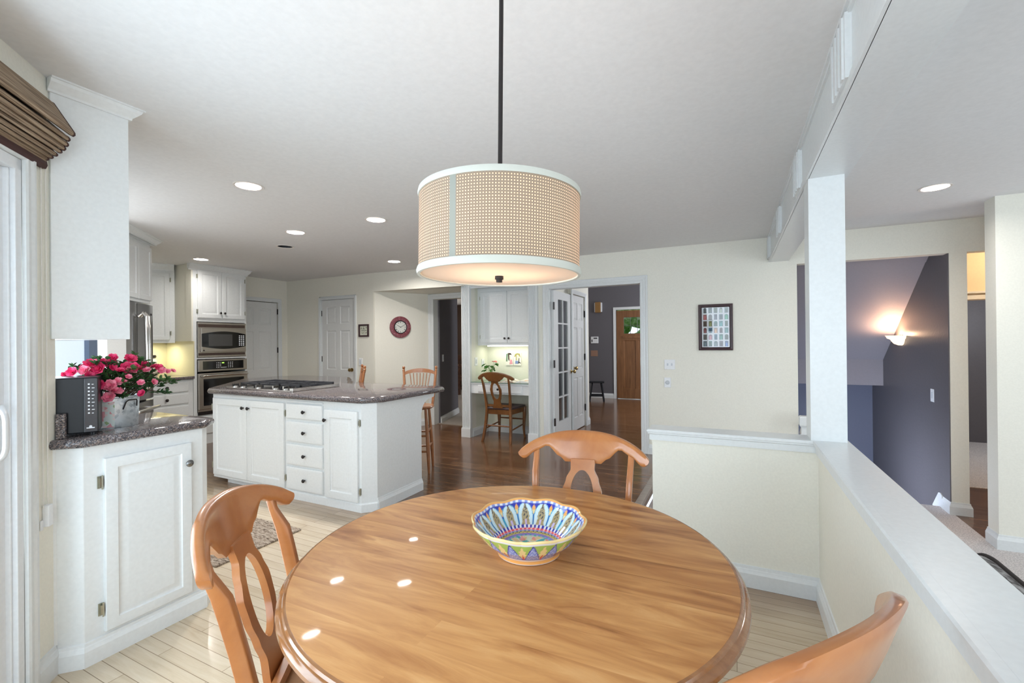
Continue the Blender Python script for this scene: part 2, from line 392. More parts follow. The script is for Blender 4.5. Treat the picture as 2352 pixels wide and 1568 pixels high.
S('wall_passage', mb, M['cream'], 'wall with the cased passage', 'wall')
mb = MB(); mb.sweep([(-4.445, 6.12, 0), (-4.445, 6.12, 2.06), (-3.6, 6.12, 2.06)], (0, -1, 0), [(a, b) for a, b in CASING]); mb.box(-4.445, -4.43, 6.11, 6.25, 0, 2.06)
S('trim_2', mb, M['white'], 'white fluted casing of the passage beside the clock wall', 'trim')
mb = MB(); mb.prism([(-4.455, 6.24), (-4.40, 6.24), (-4.72, 7.28), (-4.80, 7.28)], 0, H)
S('wall_passage_grey', mb, M['hallgrey'], 'dark grey wall inside the passage', 'wall')
mb = MB(); mb.sweep([(-4.40, 6.25, 0), (-4.72, 7.28, 0), (-4.80, 7.28, 0)], (0, 0, 1), [(-a, b) for a, b in BASE])
S('baseboard_passage', mb, M['white'], 'white baseboard on the dark grey wall', 'baseboard')
mb = MB(); mb.box(-8.2, -4.1, 11.0, 11.1, 0, H)
S('wall_dining', mb, paint('dark_brown_wall', (.06, .032, .02), .7), 'dark brown wall of the dining room', 'wall')
mb = MB(); mb.box(-8.2, -8.1, -2.8, 11.1, 0, H)
S('wall_outer_left', mb, M['cream'], 'outer kitchen wall', 'wall')
# pantry wall and kitchen left wall
mb = MB(); mb.box(-7.1, -6.95, 4.285, 4.60, 0, H); mb.box(-7.1, -6.95, 5.155, 5.33, 0, H); mb.box(-7.1, -6.95, 4.60, 5.155, 2.055, H); mb.box(-7.2, -7.1, 2.75, 5.4, 0, H)
S('wall_pantry', mb, M['cream'], 'cream wall beside the oven tower', 'wall')
mb = MB(); mb.prism([(-7.15, 2.86), (-5.0, .72), (-5.07, .65), (-7.22, 2.79)], 0, H)
S('wall_fridge', mb, M['cream'], 'angled wall behind the refrigerator', 'wall')
# picture wall
Y = 5.55
mb = MB()
mb.box(-3.50, -3.37, Y, Y+.12, 0, H); mb.box(-2.45, -2.17, Y, Y+.12, 0, H); mb.box(-3.50, -2.17, Y, Y+.12, 2.17, H)
mb.box(-2.17, -1.0, Y, Y+.12, 2.04, H); mb.box(-1.0, .60, Y, Y+.12, -.35, H); mb.box(.60, 1.80, Y, Y+.12, 2.13, H)
mb.box(1.80, 1.925, Y, Y+.12, -.3, H); mb.box(1.925, 5.1, Y, Y+.12, 2.13, H)
S('wall_back', mb, M['cream'], 'long cream back wall with openings', 'wall')
# alcove
mb = MB(); mb.box(-3.50, -3.37, Y+.12, 6.12, 0, H); mb.box(-2.45, -2.30, Y+.12, 6.12, 0, H); mb.box(-3.50, -2.30, 6.03, 6.12, 0, H); mb.box(-3.37, -2.45, Y+.1, 6.03, 2.3, 2.4)
S('wall_alcove', mb, M['alcove'], 'pale walls of the desk alcove', 'wall')
mb = MB()
for xa, xb in ((-3.50, -3.363), (-2.457, -2.322)):
    n = 5; wv = (xb-xa-.03)/n; pr_ = [(xa, Y), (xa, Y-.05), (xa+.012, Y-.055)]
    for i in range(n):
        c = xa+.015+wv*i
        pr_ += [(c+.002, Y-.055), (c+wv*.25, Y-.046), (c+wv*.75, Y-.046), (c+wv-.002, Y-.055)]
    pr_ += [(xb-.012, Y-.055), (xb, Y-.05), (xb, Y)]
    mb.prism(pr_, .12, H); mb.box(xa-.006, xb+.006, Y-.068, Y, 0, .12); mb.box(xa-.003, xb+.003, Y-.062, Y, .12, .135)
S('trim_3', mb, M['white'], 'fluted white pilasters either side of the desk alcove', 'trim')
mb = MB(); mb.sweep([(-3.37, Y+.0, 2.20), (-2.45, Y+.0, 2.20)], (0, 0, 1), [(-a-.0, b) for a, b in CROWN]); mb.box(-3.37, -2.45, Y, Y+.12, 2.14, 2.20)
S('trim_4', mb, M['white'], 'white crown moulding over the alcove', 'trim')
mb = MB(); mb.sweep([(-3.37, 5.56, 0), (-3.37, 6.03, 0), (-2.45, 6.03, 0), (-2.45, 5.56, 0)], (0, 0, 1), [(-a, b) for a, b in BASE])
S('baseboard_alcove', mb, M['white'], 'white baseboard inside the alcove', 'baseboard')
# double door casing
mb = MB(); mb.sweep([(-2.17, Y, 0), (-2.17, Y, 2.04), (-1.0, Y, 2.04), (-1.0, Y, 0)], (0, -1, 0), [(a, b) for a, b in CASING])
mb.box(-2.185, -2.165, Y-.002, Y+.125, 0, 2.05); mb.box(-1.005, -.985, Y-.002, Y+.125, 0, 2.05); mb.box(-2.17, -1.0, Y-.002, Y+.125, 2.035, 2.055)
S('trim_5', mb, M['white'], 'white moulded casing of the wide doorway to the hall', 'trim')
mb = MB()
for z in (.28, 1.05, 1.78): mb.box(-1.012, -1.005, Y+.03, Y+.06, z, z+.09)
S('trim_6', mb, M['hinge'], 'brass hinge plates on the right jamb', 'trim')
mb = MB(); mb.sweep([(-.914, Y, 0), (-.70, Y, 0)], (0, 0, 1), [(-a, b) for a, b in BASE])
S('baseboard_back', mb, M['white'], 'baseboard right of the doorway', 'baseboard')
# hall
HZ = 3.3
mb = MB()
mb.box(-2.28, -2.20, 5.67, 6.38, 0, HZ); mb.box(-2.28, -2.13, 7.0, 7.1, 0, HZ); mb.box(-2.28, -2.13, 6.38, 7.0, 2.05, HZ); mb.box(-4.0, -2.13, 7.1, 7.2, 0, HZ)
S('wall_closet', mb, M['cream'], 'hall wall with the closet door', 'wall')
mb = MB(); mb.sweep([(-2.13, 7.0, 0), (-2.13, 7.0, 2.05), (-2.13, 6.38, 2.05), (-2.13, 6.38, 0)], (1, 0, 0), [(-a, b) for a, b in CASE_S])
mb.sweep([(-2.13, 7.07, 0), (-2.13, 7.2, 0)], (0, 0, 1), [(-a, b) for a, b in BASE])
S('trim_7', mb, M['white'], 'white casing round the closet door', 'trim')
mb = MB(); mb.box(-6.0, -2.48, 10.62, 10.75, 0, HZ+.2); mb.box(-2.48, -1.5, 10.62, 10.75, 2.08, HZ+.2); mb.box(-1.5, .6, 10.62, 10.75, 0, HZ+.2)
S('wall_hall', mb, M['hallgrey'], 'grey entry hall wall', 'wall')
mb = MB(); mb.box(.30, .42, 5.67, 7.9, 0, HZ+.2); mb.box(.30, .42, 9.9, 10.7, 0, HZ+.2); mb.box(.30, .42, 7.9, 9.9, 0, .6); mb.box(.30, .42, 7.9, 9.9, 3.0, HZ+.2)
S('wall_hall_right', mb, M['hallgrey'], 'right wall of the hall', 'wall')
mb = MB(); mb.box(-6.0, .6, 5.66, 10.8, HZ+.1, HZ+.2); mb.box(-2.3, .6, 5.55, 5.67, H+.1, HZ+.2); mb.box(-6.0, -4.0, 7.1, 10.7, H+.12, HZ+.2)
S('ceiling', mb, M['ceiling'], 'high ceiling of the entry hall', 'ceiling')
mb = MB(); mb.sweep([(-6, 10.62, 0), (-2.54, 10.62, 0)], (0, 0, 1), [(-a, b) for a, b in BASE])
S('baseboard_hall', mb, M['white'], 'white baseboard of the hall', 'baseboard')
mb = MB(); mb.sweep([(-2.48, 10.62, 0), (-2.48, 10.62, 2.08), (-1.5, 10.62, 2.08), (-1.5, 10.62, 0)], (0, -1, 0), [(a, b) for a, b in CASE_S])
S('trim_8', mb, M['white'], 'white casing of the front door', 'trim')
# sunken part: half walls, caps, post, beam
mb = MB(); mb.box(-.44, .385, 2.78, 2.90, -.35, .79)
S('wall_half_back', mb, M['cream'], 'short cream half wall facing the table', 'wall')
mb = MB(); mb.box(.385, .50, -1.17, 2.90, -.35, .79)
S('wall_half_right', mb, M['cream'], 'long cream half wall on the right', 'wall')
CAPP = [(0, .755), (.014, .757), (.014, .79), (.02, .795), (.02, .803), (.027, .806), (.027, .815), (.022, .82), (0, .82)]
mb = MB(); mb.box(-.44, .40, 2.78, 2.90, .79, .8202); mb.box(.385, .50, -1.17, 2.90, .79, .8202)
mb.sweep([(.385, -1.17, 0), (.385, 2.78, 0), (-.44, 2.78, 0), (-.44, 2.90, 0), (.385, 2.90, 0)], (0, 0, 1), CAPP)
mb.sweep([(.5, 2.90, 0), (.5, -1.17, 0)], (0, 0, 1), CAPP); mb.box(.38, .50, 2.78, 2.927, .79, .82)
S('trim_9', mb, M['white'], 'white moulded cap on the half walls', 'trim')
mb = MB(); mb.sweep([(.385, -1.17, 0), (.385, 2.78, 0), (-.44, 2.78, 0)], (0, 0, 1), BASE)
S('baseboard_half', mb, M['white'], 'white baseboard along the half walls', 'baseboard')
mb = MB(); mb.box(.354, .509, 2.777, 2.93, .82, 2.172)
S('trim_10', mb, M['white'], 'square white post on the half wall corner', 'trim')
mb = MB(); mb.box(.355, .53, -2.7, Y, 2.17, H)
mb.box(.345, .357, -2.7, Y, 2.17, 2.195); mb.box(.348, .357, -2.7, Y, 2.195, 2.21); mb.box(.345, .357, -2.7, Y, 2.405, H); mb.box(.335, .357, -2.7, Y, 2.422, H)
for yc in (-.45, .75, 1.93, 3.12, 4.31, 5.49):
    mb.box(.336, .357, yc-.12, min(yc+.12, Y), 2.195, 2.41)
    for k in range(4): mb.box(.330, .338, yc-.10+k*.055, min(yc-.075+k*.055, Y), 2.2, 2.405)
S('trim_11', mb, M['white'], 'white ceiling beam with fluted blocks', 'trim')
# living-room side
mb = MB(); mb.box(1.825, 5.1, 4.785, 4.95, -.3, H)
S('wall_living', mb, M['cream'], 'cream wall end in the sunken room', 'wall')
mb = MB(); mb.sweep([(5.0, 4.785, -.29), (1.825, 4.785, -.29), (1.825, 4.95, -.29)], (0, 0, 1), [(a, b) for a, b in BASE])
mb.sweep([(1.925, 5.72, -.29), (1.925, 5.55, -.29), (1.797, 5.55, -.29), (1.797, 5.72, -.29)], (0, 0, 1), [(a, b) for a, b in BASE])
mb.xprism([(5.72, -.29), (5.72, -.17), (5.76, -.155), (5.80, -.165), (5.95, -.33), (5.9, -.4)], 1.782, 1.797)
S('baseboard_living', mb, M['white'], 'white baseboard in the sunken room', 'baseboard')
mb = MB(); mb.box(1.792, 1.86, Y+.006, 8.3, -2.0, 2.128); mb.box(1.797, 1.86, Y+.12, 8.3, 2.12, 2.5)
S('wall_stair', mb, M['grey'], 'dark grey stair wall with the sconce', 'wall')
mb = MB(); mb.box(1.86, 1.925, Y+.12, 8.3, -.3, 2.5)
S('wall_passage_right', mb, M['cream'], 'cream side of the narrow hall', 'wall')
mb = MB(); mb.box(.45, 1.80, 8.15, 8.25, -2.0, .72)
S('wall_stair_end', mb, M['bluegrey'], 'blue-grey wall at the bottom of the stair', 'wall')
mb = MB(); mb.box(.45, 1.797, 7.61, 8.15, .715, 1.06)
S('wall_stair_band', mb, M['lav'], 'grey band over the stair', 'wall')
mb = MB(); mb.xprism([(5.66, 2.43), (7.61, 1.06), (7.61, 1.16), (5.66, 2.55)], .45, 1.797)
S('ceiling', mb, M['lav'], 'sloped lavender ceiling over the stair', 'ceiling')
mb = MB(); mb.box(.50, .598, Y+.12, 8.2, -2.0, 2.5)
S('wall_stair_left', mb, M['grey'], 'left stair wall', 'wall')
mb = MB()
for k in range(7): mb.box(.6, 1.797, 5.77+.28*k, 6.08+.28*k, -2.0, -.29-.19*(k+1))
S('floor', mb, M['carpet'], 'carpeted stair treads going down', 'floor')
mb = MB(); mb.box(1.925, 2.05, 6.58, 6.68, -.3, 2.5); mb.box(2.05, 3.2, 6.58, 6.68, 1.75, 2.5); mb.box(3.2, 5.1, 6.58, 6.68, -.3, 2.5)
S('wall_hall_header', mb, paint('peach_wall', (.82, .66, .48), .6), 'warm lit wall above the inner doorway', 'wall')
mb = MB(); mb.box(2.0, 3.3, 6.55, 6.585, 1.755, 1.80); mb.box(2.0, 3.3, 6.54, 6.585, 1.82, 1.84)
S('trim_12', mb, M['white'], 'moulding above the inner doorway', 'trim')
mb = MB(); mb.box(1.9, 5.1, 9.5, 9.6, -.3, 2.5)
S('wall_far_room', mb, M['grey'], 'dark wall of the far room', 'wall')
mb = MB(); mb.box(5.0, 5.1, -2.7, 0, -.3, H); mb.box(5.0, 5.1, 3.3, 9.6, -.3, H); mb.box(5.0, 5.1, 0, 3.3, 2.1, H)
mb.box(5.0, 5.1, 0, 3.3, -.3, .05)
S('wall_right', mb, M['cream'], 'outer wall of the living room', 'wall')
# rear wall with wide windows
mb = MB(); mb.box(-.62, .50, -1.27, -1.17, 0, .5); mb.box(-.62, .50, -1.27, -1.17, 2.2, H); mb.box(-.70, -.58, -1.27, -1.17, 0, H); mb.box(.385, .50, -2.7, -1.17, -.3, H)
S('wall_rear', mb, M['cream'], 'nook window wall behind the viewer', 'wall')
mb = MB(); mb.box(.50, .9, -2.8, -2.7, -.3, H); mb.box(3.5, 5.1, -2.8, -2.7, -.3, H); mb.box(.9, 3.5, -2.8, -2.7, 2.1, H); mb.box(.9, 3.5, -2.8, -2.7, -.3, .25); mb.box(-8.2, -5.6, -2.8, -2.7, 0, H); mb.box(-2.6, -.7, -2.8, -2.7, 0, H); mb.box(-5.6, -2.6, -2.8, -2.7, 2.1, H); mb.box(-5.6, -2.6, -2.8, -2.7, 0, .95)
S('wall_rear_outer', mb, M['cream'], 'outer window walls behind the viewer', 'wall')
mb = MB()
for x in (-.58, -.06, .34): mb.box(x, x+.05, -1.25, -1.18, .5, 2.2)
mb.box(-.58, .385, -1.25, -1.18, .5, .55); mb.box(-.58, .385, -1.25, -1.18, 2.15, 2.2)
for x in (.9, 2.2, 3.45): mb.box(x, x+.05, -2.78, -2.70, .25, 2.1)
mb.box(.9, 3.5, -2.78, -2.70, .25, .31); mb.box(.9, 3.5, -2.78, -2.70, 2.04, 2.1)
S('window_1', mb, M['vinyl'], 'windows behind the viewer', 'window')
mb = MB()
for y in (0, 1.1, 2.2, 3.24): mb.box(5.0, 5.08, y, y+.06, .05, 2.1)
mb.box(5.0, 5.08, 0, 3.3, .05, .11); mb.box(5.0, 5.08, 0, 3.3, 2.04, 2.1)
S('window_2', mb, M['vinyl'], 'living room window', 'window')

# 45 degree wall with the sliding glass door: local x runs away from the viewer, -y faces the room
AW = Matrix.Translation((-2.519, .839, 0)) @ Matrix.Rotation(math.radians(135), 4, 'Z')
def aw(mb=None): m = MB(); m.mx = AW; return m
XO = -.122         # right edge of the casing
mb = aw(); mb.box(XO-.03, .02, 0, .15, 0, H); mb.box(-2.85, XO-.03, 0, .15, 2.08, H); mb.box(-2.85, -2.2, 0, .15, 0, 2.08)
S('wall_left', mb, M['cream'], 'cream angled wall holding the sliding door', 'wall')
mb = aw(); mb.sweep([(-2.2+.03, 0, .02), (-2.2+.03, 0, 2.045), (XO-.05, 0, 2.045), (XO-.05, 0, .02)], (0, -1, 0), [(a*.85, b) for a, b in CASE_S])
S('trim_13', mb, M['white'], 'white casing of the sliding door', 'trim')
mb = aw(); mb.sweep([(XO, 0, 0), (.0, 0, 0)], (0, 0, 1), [(-a, b) for a, b in BASE])
S('baseboard_left', mb, M['white'], 'short baseboard by the sliding door', 'baseboard')
dr = thing('sliding_door', 'white framed sliding glass door at the left edge with pull handle', 'sliding door', AW @ Vector((0, 0, 0)), math.radians(135))
dr['kind'] = 'structure'; dr.name = 'door_1'
a0 = XO-.05
mb = MB(); mb.box(a0-.035, a0, .0, .12, 0, 2.045); mb.box(-2.17, -2.13, .0, .12, 0, 2.045); mb.box(-2.17, a0, .0, .12, 2.0, 2.045); mb.box(-2.17, a0, .0, .12, 0, .03)
mb.box(a0-.045, a0-.035, .015, .05, .03, 2.0)
mb.build('door_frame', M['vinyl'], dr, bevel=.003)
mb = MB(); xa = a0-.035; mb.box(xa-.085, xa, .03, .07, .03, 2.0); mb.box(-1.16, -1.075, .03, .07, .03, 2.0); mb.box(-1.075, xa-.085, .03, .07, .03, .14); mb.box(-1.075, xa-.085, .03, .07, 1.91, 2.0)
mb.box(xa-.079, xa-.07, .024, .03, .05, 1.98)
sash = mb.build('door_sash', M['vinyl'], dr, bevel=.004)
mb = MB(); mb.box(-2.13, -2.06, .075, .11, .03, 2.0); mb.box(-1.16, -1.09, .075, .11, .03, 2.0); mb.box(-2.06, -1.16, .075, .11, .03, .12); mb.box(-2.06, -1.16, .075, .11, 1.92, 2.0)
mb.build('door_sash', M['vinyl'], dr, bevel=.004)
def glass_mat():
    m, nt, b = new_mat('clear_glass'); setin(b, {'Base Color': (.95, .98, .97, 1), 'Roughness': .02, 'Transmission Weight': 1, 'IOR': 1.05}); return m
M['glass'] = glass_mat()
mb = MB(); mb.box(-1.075, xa-.085, .045, .05, .14, 1.91); mb.box(-2.06, -1.16, .09, .095, .12, 1.92)
mb.build('glass_pane', M['glass'], dr)
mb = MB(); hp = []
hx = xa-.076
for i in range(25):
    t = i/24; e = abs(2*t-1)**5; hp.append((hx+.022*e, -.012+.036*e, .935+.20*t))
R = [[(p[0]+dx*(.010+.012*abs(2*i/24-1)**6), p[1]+dy*.007, p[2]) for dx, dy in ((-1, -.6), (-.6, -1), (.6, -1), (1, -.6), (1, .6), (.6, 1), (-.6, 1), (-1, .6))] for i, p in enumerate(hp)]
mb.loft(R)
mb.build('door_handle', M['vinyl'], dr, smooth=True)

# ------------------------------------------------------------------ cabinetry helpers
KNOB = [(0, 0), (.006, 0), (.006, .010), (.011, .013), (.0155, .018), (.0155, .022), (.011, .027), (.004, .029), (0, .029)]
def knob(parent, x, z, y=-.02, mat=None, s=1.0, name='knob'):
    mb = MB(); mb.lathe([(r*s, d*s) for r, d in KNOB], 20, (x, y, z), '-y'); return mb.build(name, mat or M['bronze'], parent, smooth=40)
def hinge(parent, x, z, y=-.004):
    mb = MB(); mb.box(x-.007, x+.007, y-.003, y+.002, z-.026, z+.026); mb.lathe([(.0035, z-.03), (.0035, z+.03)], 8, (x+.006, y-.012, 0)); mb.box(x-.003, x+.004, y-.014, y, z-.02, z+.02)
    return mb.build('hinge', M['hinge'], parent)
def rdoor(parent, x0, x1, z0, z1, kx=None, kz=None, hx=None, t=.02, fr=.052, mat=None, kmat=None, name='door', ks=1.0, y=0, hz=.09):
    mb = MB(); w = .001
    mb.rings(x0, x1, z0, z1, [(0, 0), (0, -t+.005), (.003, -t+.001), (.008, -t), (fr, -t), (fr+.004, -t+.006), (fr+.010, -t+.008), (fr+.014, -t+.008), (fr+.036, -t+.001), (fr+.040, -t+.001)], y)
    o = mb.build(name, mat or M['cab'], parent, smooth=20)
    if kx is not None: knob(o, kx, kz, y-t, kmat, ks)
    if hx is not None:
        for z in (z0+hz, z1-hz): hinge(o, hx, z, y-.003)
    return o
def drawer(parent, x0, x1, z0, z1, t=.02, mat=None, k=True, kmat=None, ks=1.0, kx=None):
    mb = MB(); mb.rings(x0, x1, z0, z1, [(0, 0), (0, -t+.006), (.004, -t+.002), (.012, -t), (.02, -t)])
    o = mb.build('drawer', mat or M['cab'], parent, smooth=20)
    if k: knob(o, kx if kx is not None else (x0+x1)/2, (z0+z1)/2, -t, kmat, ks)
    return o
def grid_door(mb, x0, x1, z0, z1, cols, rows, t=.035, y=0):
    zs = sorted({z0, z1, *[a for r in rows for a in r]}); xs = sorted({x0, x1, *[a for c in cols for a in c]})
    def incell(xa, xb, za, zb):
        return any(c[0]-1e-6 <= xa and xb <= c[1]+1e-6 for c in cols) and any(r[0]-1e-6 <= za and zb <= r[1]+1e-6 for r in rows)
    for xa, xb in zip(xs, xs[1:]):
        for za, zb in zip(zs, zs[1:]):
            if not incell(xa, xb, za, zb): mb.box(xa, xb, y-t, y, za, zb)
            else: mb.rings(xa, xb, za, zb, [(0, -t), (.005, -t+.008), (.014, -t+.010), (.036, -t+.003), (.04, -t+.003)], y)
    return mb
SIX_ROWS = lambda h: [(.20, .80), (.93, 1.56), (1.67, h-.11)]
def six_panel(parent, w, h, mat, name='door_leaf', t=.035, y=0):
    mb = MB(); s = .115*w/.76
    grid_door(mb, 0, w, .012, h, [(s, w/2-s*.42), (w/2+s*.42, w-s)], SIX_ROWS(h), t, y)
    return mb.build(name, mat, parent)
def doorknob(parent, x, z, y, mat=None):
    mb = MB(); mb.lathe([(0, 0), (.03, 0), (.03, .006), (.012, .010), (.010, .028), (.022, .036), (.028, .05), (.024, .064), (.010, .07), (0, .07)], 20, (x, y, z), '-y')
    return mb.build('door_handle', mat or M['brass'], parent, smooth=40)

# far wall door (hinges left, knob right)
d = thing('door_2', 'white six panel door with brass knob in the far cream wall', 'door', (-6.12, 5.345, 0)); d['kind'] = 'structure'
lf = six_panel(d, .735, 2.06, M['door'], y=.0, t=.03); lf.location = (0, .03, 0); doorknob(d, .66, .93, 0)
mb = MB()
for z in (.25, 1.1, 1.85): mb.box(-.012, .004, -.012, .0, z-.045, z+.045)
mb.build('hinge', M['bronze'], d)
mb = MB(); mb.sweep([(-6.13, 5.33, 0), (-6.13, 5.33, 2.07), (-5.375, 5.33, 2.07), (-5.375, 5.33, 0)], (0, -1, 0), [(a*.6, b) for a, b in CASE_S]); mb.box(-6.163, -6.12, 5.331, 5.44, 0, 2.08); mb.box(-5.385, -5.345, 5.331, 5.44, 0, 2.08)
mb.box(-6.15, -5.36, 5.34, 5.44, 2.065, 2.125)
S('trim_14', mb, M['white'], 'white casing round the far kitchen door', 'trim')
# pantry door on the wall facing +x
d = thing('door_3', 'white panel door squeezed between oven tower and room corner', 'door', (-6.965, 4.40, 0), PI/2); d['kind'] = 'structure'
lf = six_panel(d, .745, 2.045, M['door'], t=.03); lf.location = (0, .03, 0)
mb = MB()
for z in (.25, 1.25, 1.9): mb.box(.742, .76, -.018, -.006, z-.045, z+.045)
mb.build('hinge', M['bronze'], d)
mb = MB(); mb.sweep([(-6.95, 5.155, 0), (-6.95, 5.155, 2.055), (-6.95, 4.30, 2.055)], (1, 0, 0), [(-a, b) for a, b in CASE_S])
S('trim_15', mb, M['white'], 'white casing round the door beside the oven tower', 'trim')
mb = MB(); mb.sweep([(-6.95, 5.22, 0), (-6.95, 5.33, 0), (-6.19, 5.33, 0)], (0, 0, 1), [(-a, b) for a, b in BASE]); mb.sweep([(-5.31, 5.33, 0), (-4.99, 5.345, 0), (-4.53, 6.06, 0)], (0, 0, 1), [(-a, b) for a, b in BASE])
S('baseboard_far', mb, M['white'], 'white baseboard of the far kitchen wall', 'baseboard')

# french door leaf, opened into the hall
d = thing('door_4', 'white french door with ten glass panes, standing open into the hall', 'door', (-2.152, 5.62, 0), math.radians(90)); d['kind'] = 'structure'
mb = MB(); w = .745; gx = [(.165, .355), (.375, .565)]; rows = [(.26+i*.336, .26+i*.336+.316) for i in range(5)]
xs = sorted({0, w, *[a for c in gx for a in c]}); zs = sorted({.012, 2.03, *[a for r in rows for a in r]})
for xa, xb in zip(xs, xs[1:]):
    for za, zb in zip(zs, zs[1:]):
        if any(c[0] <= xa and xb <= c[1] for c in gx) and any(r[0]-1e-6 <= za and zb <= r[1]+1e-6 for r in rows): continue
        mb.box(xa, xb, -.018, .018, za, zb)
mb.build('door_leaf', M['door'], d)
def pane_mat():
    m, nt, b = new_mat('french_door_glass')
    setin(b, {'Base Color': (.10, .12, .12, 1), 'Roughness': .02, 'Specular IOR Level': .9, 'Coat Weight': 1}); b.inputs['Transmission Weight'].default_value = .55
    return m
M['pane'] = pane_mat()
for c in gx:
    for r in rows:
        mb = MB(); mb.box(c[0], c[1], -.003, .003, r[0], r[1]); mb.build('glass_pane', M['pane'], d)
doorknob(d, w-.05, .91, -.018)
mb = MB()
for z in (.28, 1.05, 1.82): mb.box(-.02, .012, -.03, -.016, z-.05, z+.05)
mb.build('hinge', M['bronze'], d)
# closet door
d = thing('door_5', 'white six panel closet door in the hall beyond the glass door', 'door', (-2.145, 6.385, 0), math.radians(90)); d['kind'] = 'structure'
lf = six_panel(d, .61, 2.04, M['door'], t=.03); lf.location = (0, .03, 0); doorknob(d, .06, .95, 0)
mb = MB()
for z in (.3, 1.1, 1.78): mb.box(.60, .618, -.02, -.004, z-.05, z+.05)
mb.build('hinge', M['bronze'], d)
# front door
d = thing('door_6', 'brown wooden front door with a small leaded glass window', 'door', (-2.47, 10.63, 0)); d['kind'] = 'structure'
mb = MB(); grid_door(mb, 0, .96, .01, 2.06, [(.13, .45), (.51, .83)], [(.25, 1.34)], .045, .045)
bm2 = MB()
mbx = MB(); mbx.box(0, .17, 0, .045, .01, 2.06); mbx.box(.79, .96, 0, .045, .01, 2.06); mbx.box(.17, .79, 0, .045, .01, .24); mbx.box(.17, .79, 0, .045, 1.36, 1.52); mbx.box(.17, .79, 0, .045, 1.90, 2.06)
mbx.box(.44, .50, 0, .045, .24, 1.36)
for xa, xb in ((.17, .44), (.50, .79)): mbx.rings(xa, xb, .24, 1.36, [(0, 0), (.008, .014), (.02, .014)])
mbx.box(.15, .81, -.02, 0, 1.42, 1.46)
mbx.build('door_leaf', M['frontdoor'], d)
mb = MB()
for x in (.17, .32, .48, .64, .79): mb.box(x-.004, x+.004, .012, .03, 1.52, 1.90)
for z in (1.52, 1.71, 1.90): mb.box(.17, .79, .012, .03, z-.004, z+.004)
mb.build('leading', M['pewter'], d)
mb = MB(); mb.box(.17, .79, .018, .024, 1.52, 1.90); mb.build('glass_pane', M['glass'], d)
# hedge beyond the front door
mb = MB(); 
for i in range(26):
    a = random.uniform(-4.2, -.3); z = random.uniform(.25, 3.2); y = random.uniform(13.2, 14.2); r = random.uniform(.35, .6)
    mb.lathe([(r*math.sin(t), -r*math.cos(t)) for t in [PI*k/6 for k in range(7)]], 9, (a, y, z), caps=False)
S('floor', MB().box(-9, 6, 10.9, 16, -.2, -.02), paint('paving', (.4, .4, .38), .8), 'outdoor ground beyond the front door', 'floor')
def leafy(name, cols):
    m, nt, b = new_mat(name); n1 = N(nt, 'ShaderNodeTexNoise'); setin(n1, {'Scale': 9, 'Detail': 6}); nt.links.new(coords(nt), n1.inputs['Vector'])
    nt.links.new(ramp(nt, n1.outputs[0], [(.3, cols[0]), (.5, cols[1]), (.7, cols[2])]), b.inputs['Base Color']); setin(b, {'Roughness': .8}); return m
tag(mb.build('garden_shrubs', leafy('garden_leaves', [(.06, .16, .03), (.30, .55, .15), (.75, .85, .6)]), smooth=True), 'green garden shrubs seen through the front door glass', 'shrub')['kind'] = 'stuff'

# ------------------------------------------------------------------ oven tower (front faces +x)
tw = thing('oven_tower_cabinet', 'tall white cabinet holding the built in microwave and wall oven', 'cabinet', (-6.47, 3.545, 0), PI/2)
Wd = .735
mb = MB(); mb.box(0, Wd, .002, .62, 0, .40); mb.box(0, Wd, .002, .62, 1.665, 2.385); mb.box(0, .045, .0, .62, .40, 1.665); mb.box(Wd-.022, Wd, .0, .62, .40, 1.665); mb.box(0, Wd, .50, .62, .40, 1.665)
mb.box(.04, Wd-.02, 0, .5, 1.155, 1.175); mb.box(.04, Wd-.02, 0, .5, .40, .43)
mb.build('body', M['cab'], tw, bevel=.002)
rdoor(tw, .055, .372, 1.715, 2.365, .345, 1.79, .05, ks=.95, fr=.055)
rdoor(tw, .376, .70, 1.715, 2.365, .403, 1.79, .705, ks=.95, fr=.055)
drawer(tw, .055, .70, .14, .38, k=True)
mb = MB(); mb.sweep([(-.06, .0, 2.435), (Wd, .0, 2.435), (Wd, .6, 2.435)], (0, 0, 1), [(-a, b) for a, b in CROWN][::-1]); mb.box(-.06, Wd, 0, .02, 2.37, 2.435)
mb.build('crown', M['cab'], tw)
mw = thing('built_in_microwave', 'stainless built in microwave with an oval black door in the tall white cabinet', 'microwave', (-6.47, 3.545, 0), PI/2)
mb = MB(); mb.box(.05, .715, -.012, 0, 1.18, 1.655)
mb.box(.05, .715, -.018, -.010, 1.63, 1.655); mb.box(.05, .715, -.018, -.010, 1.18, 1.20); mb.build('trim_frame', M['steel'], mw, bevel=.002)
vm = paint('dark_vent', (.10, .07, .06), .4, metal=.5)
for z0, z1 in ((1.588, 1.628), (1.204, 1.238)):
    mb = MB(); mb.box(.058, .700, -.0125, -.011, z0, z1)
    for k in range(7): mb.box(.058+k*.093, .142+k*.093, -.0155, -.011, z0, z1)
    mb.build('vent_grille', vm, mw)
mb = MB(); mb.box(.085, .705, -.035, -.006, 1.25, 1.575); mb.build('body', M['steel'], mw, bevel=.004)
mb = MB(); poly = []
for i in range(17):
    t = i/16; x = .088+.605*t; poly.append((x, 1.50+.035*math.sin(PI*t)))
for i in range(17):
    t = 1-i/16; x = .088+.605*t; poly.append((x, 1.325-.035*math.sin(PI*t)))
mb.yprism(poly, -.040, -.034); dpart = mb.build('door', M['glassblack'], mw)
mb = MB(); mb.box(.175, .50, -.042, -.040, 1.33, 1.495); mb.build('window', M['greywin'], dpart, bevel=.01)
mb = MB()
for i in range(3):
    for j in range(6): mb.box(.595+i*.03, .613+i*.03, -.0415, -.0395, 1.335+j*.026, 1.35+j*.026)
mb.build('keypad', M['icon'], mw)
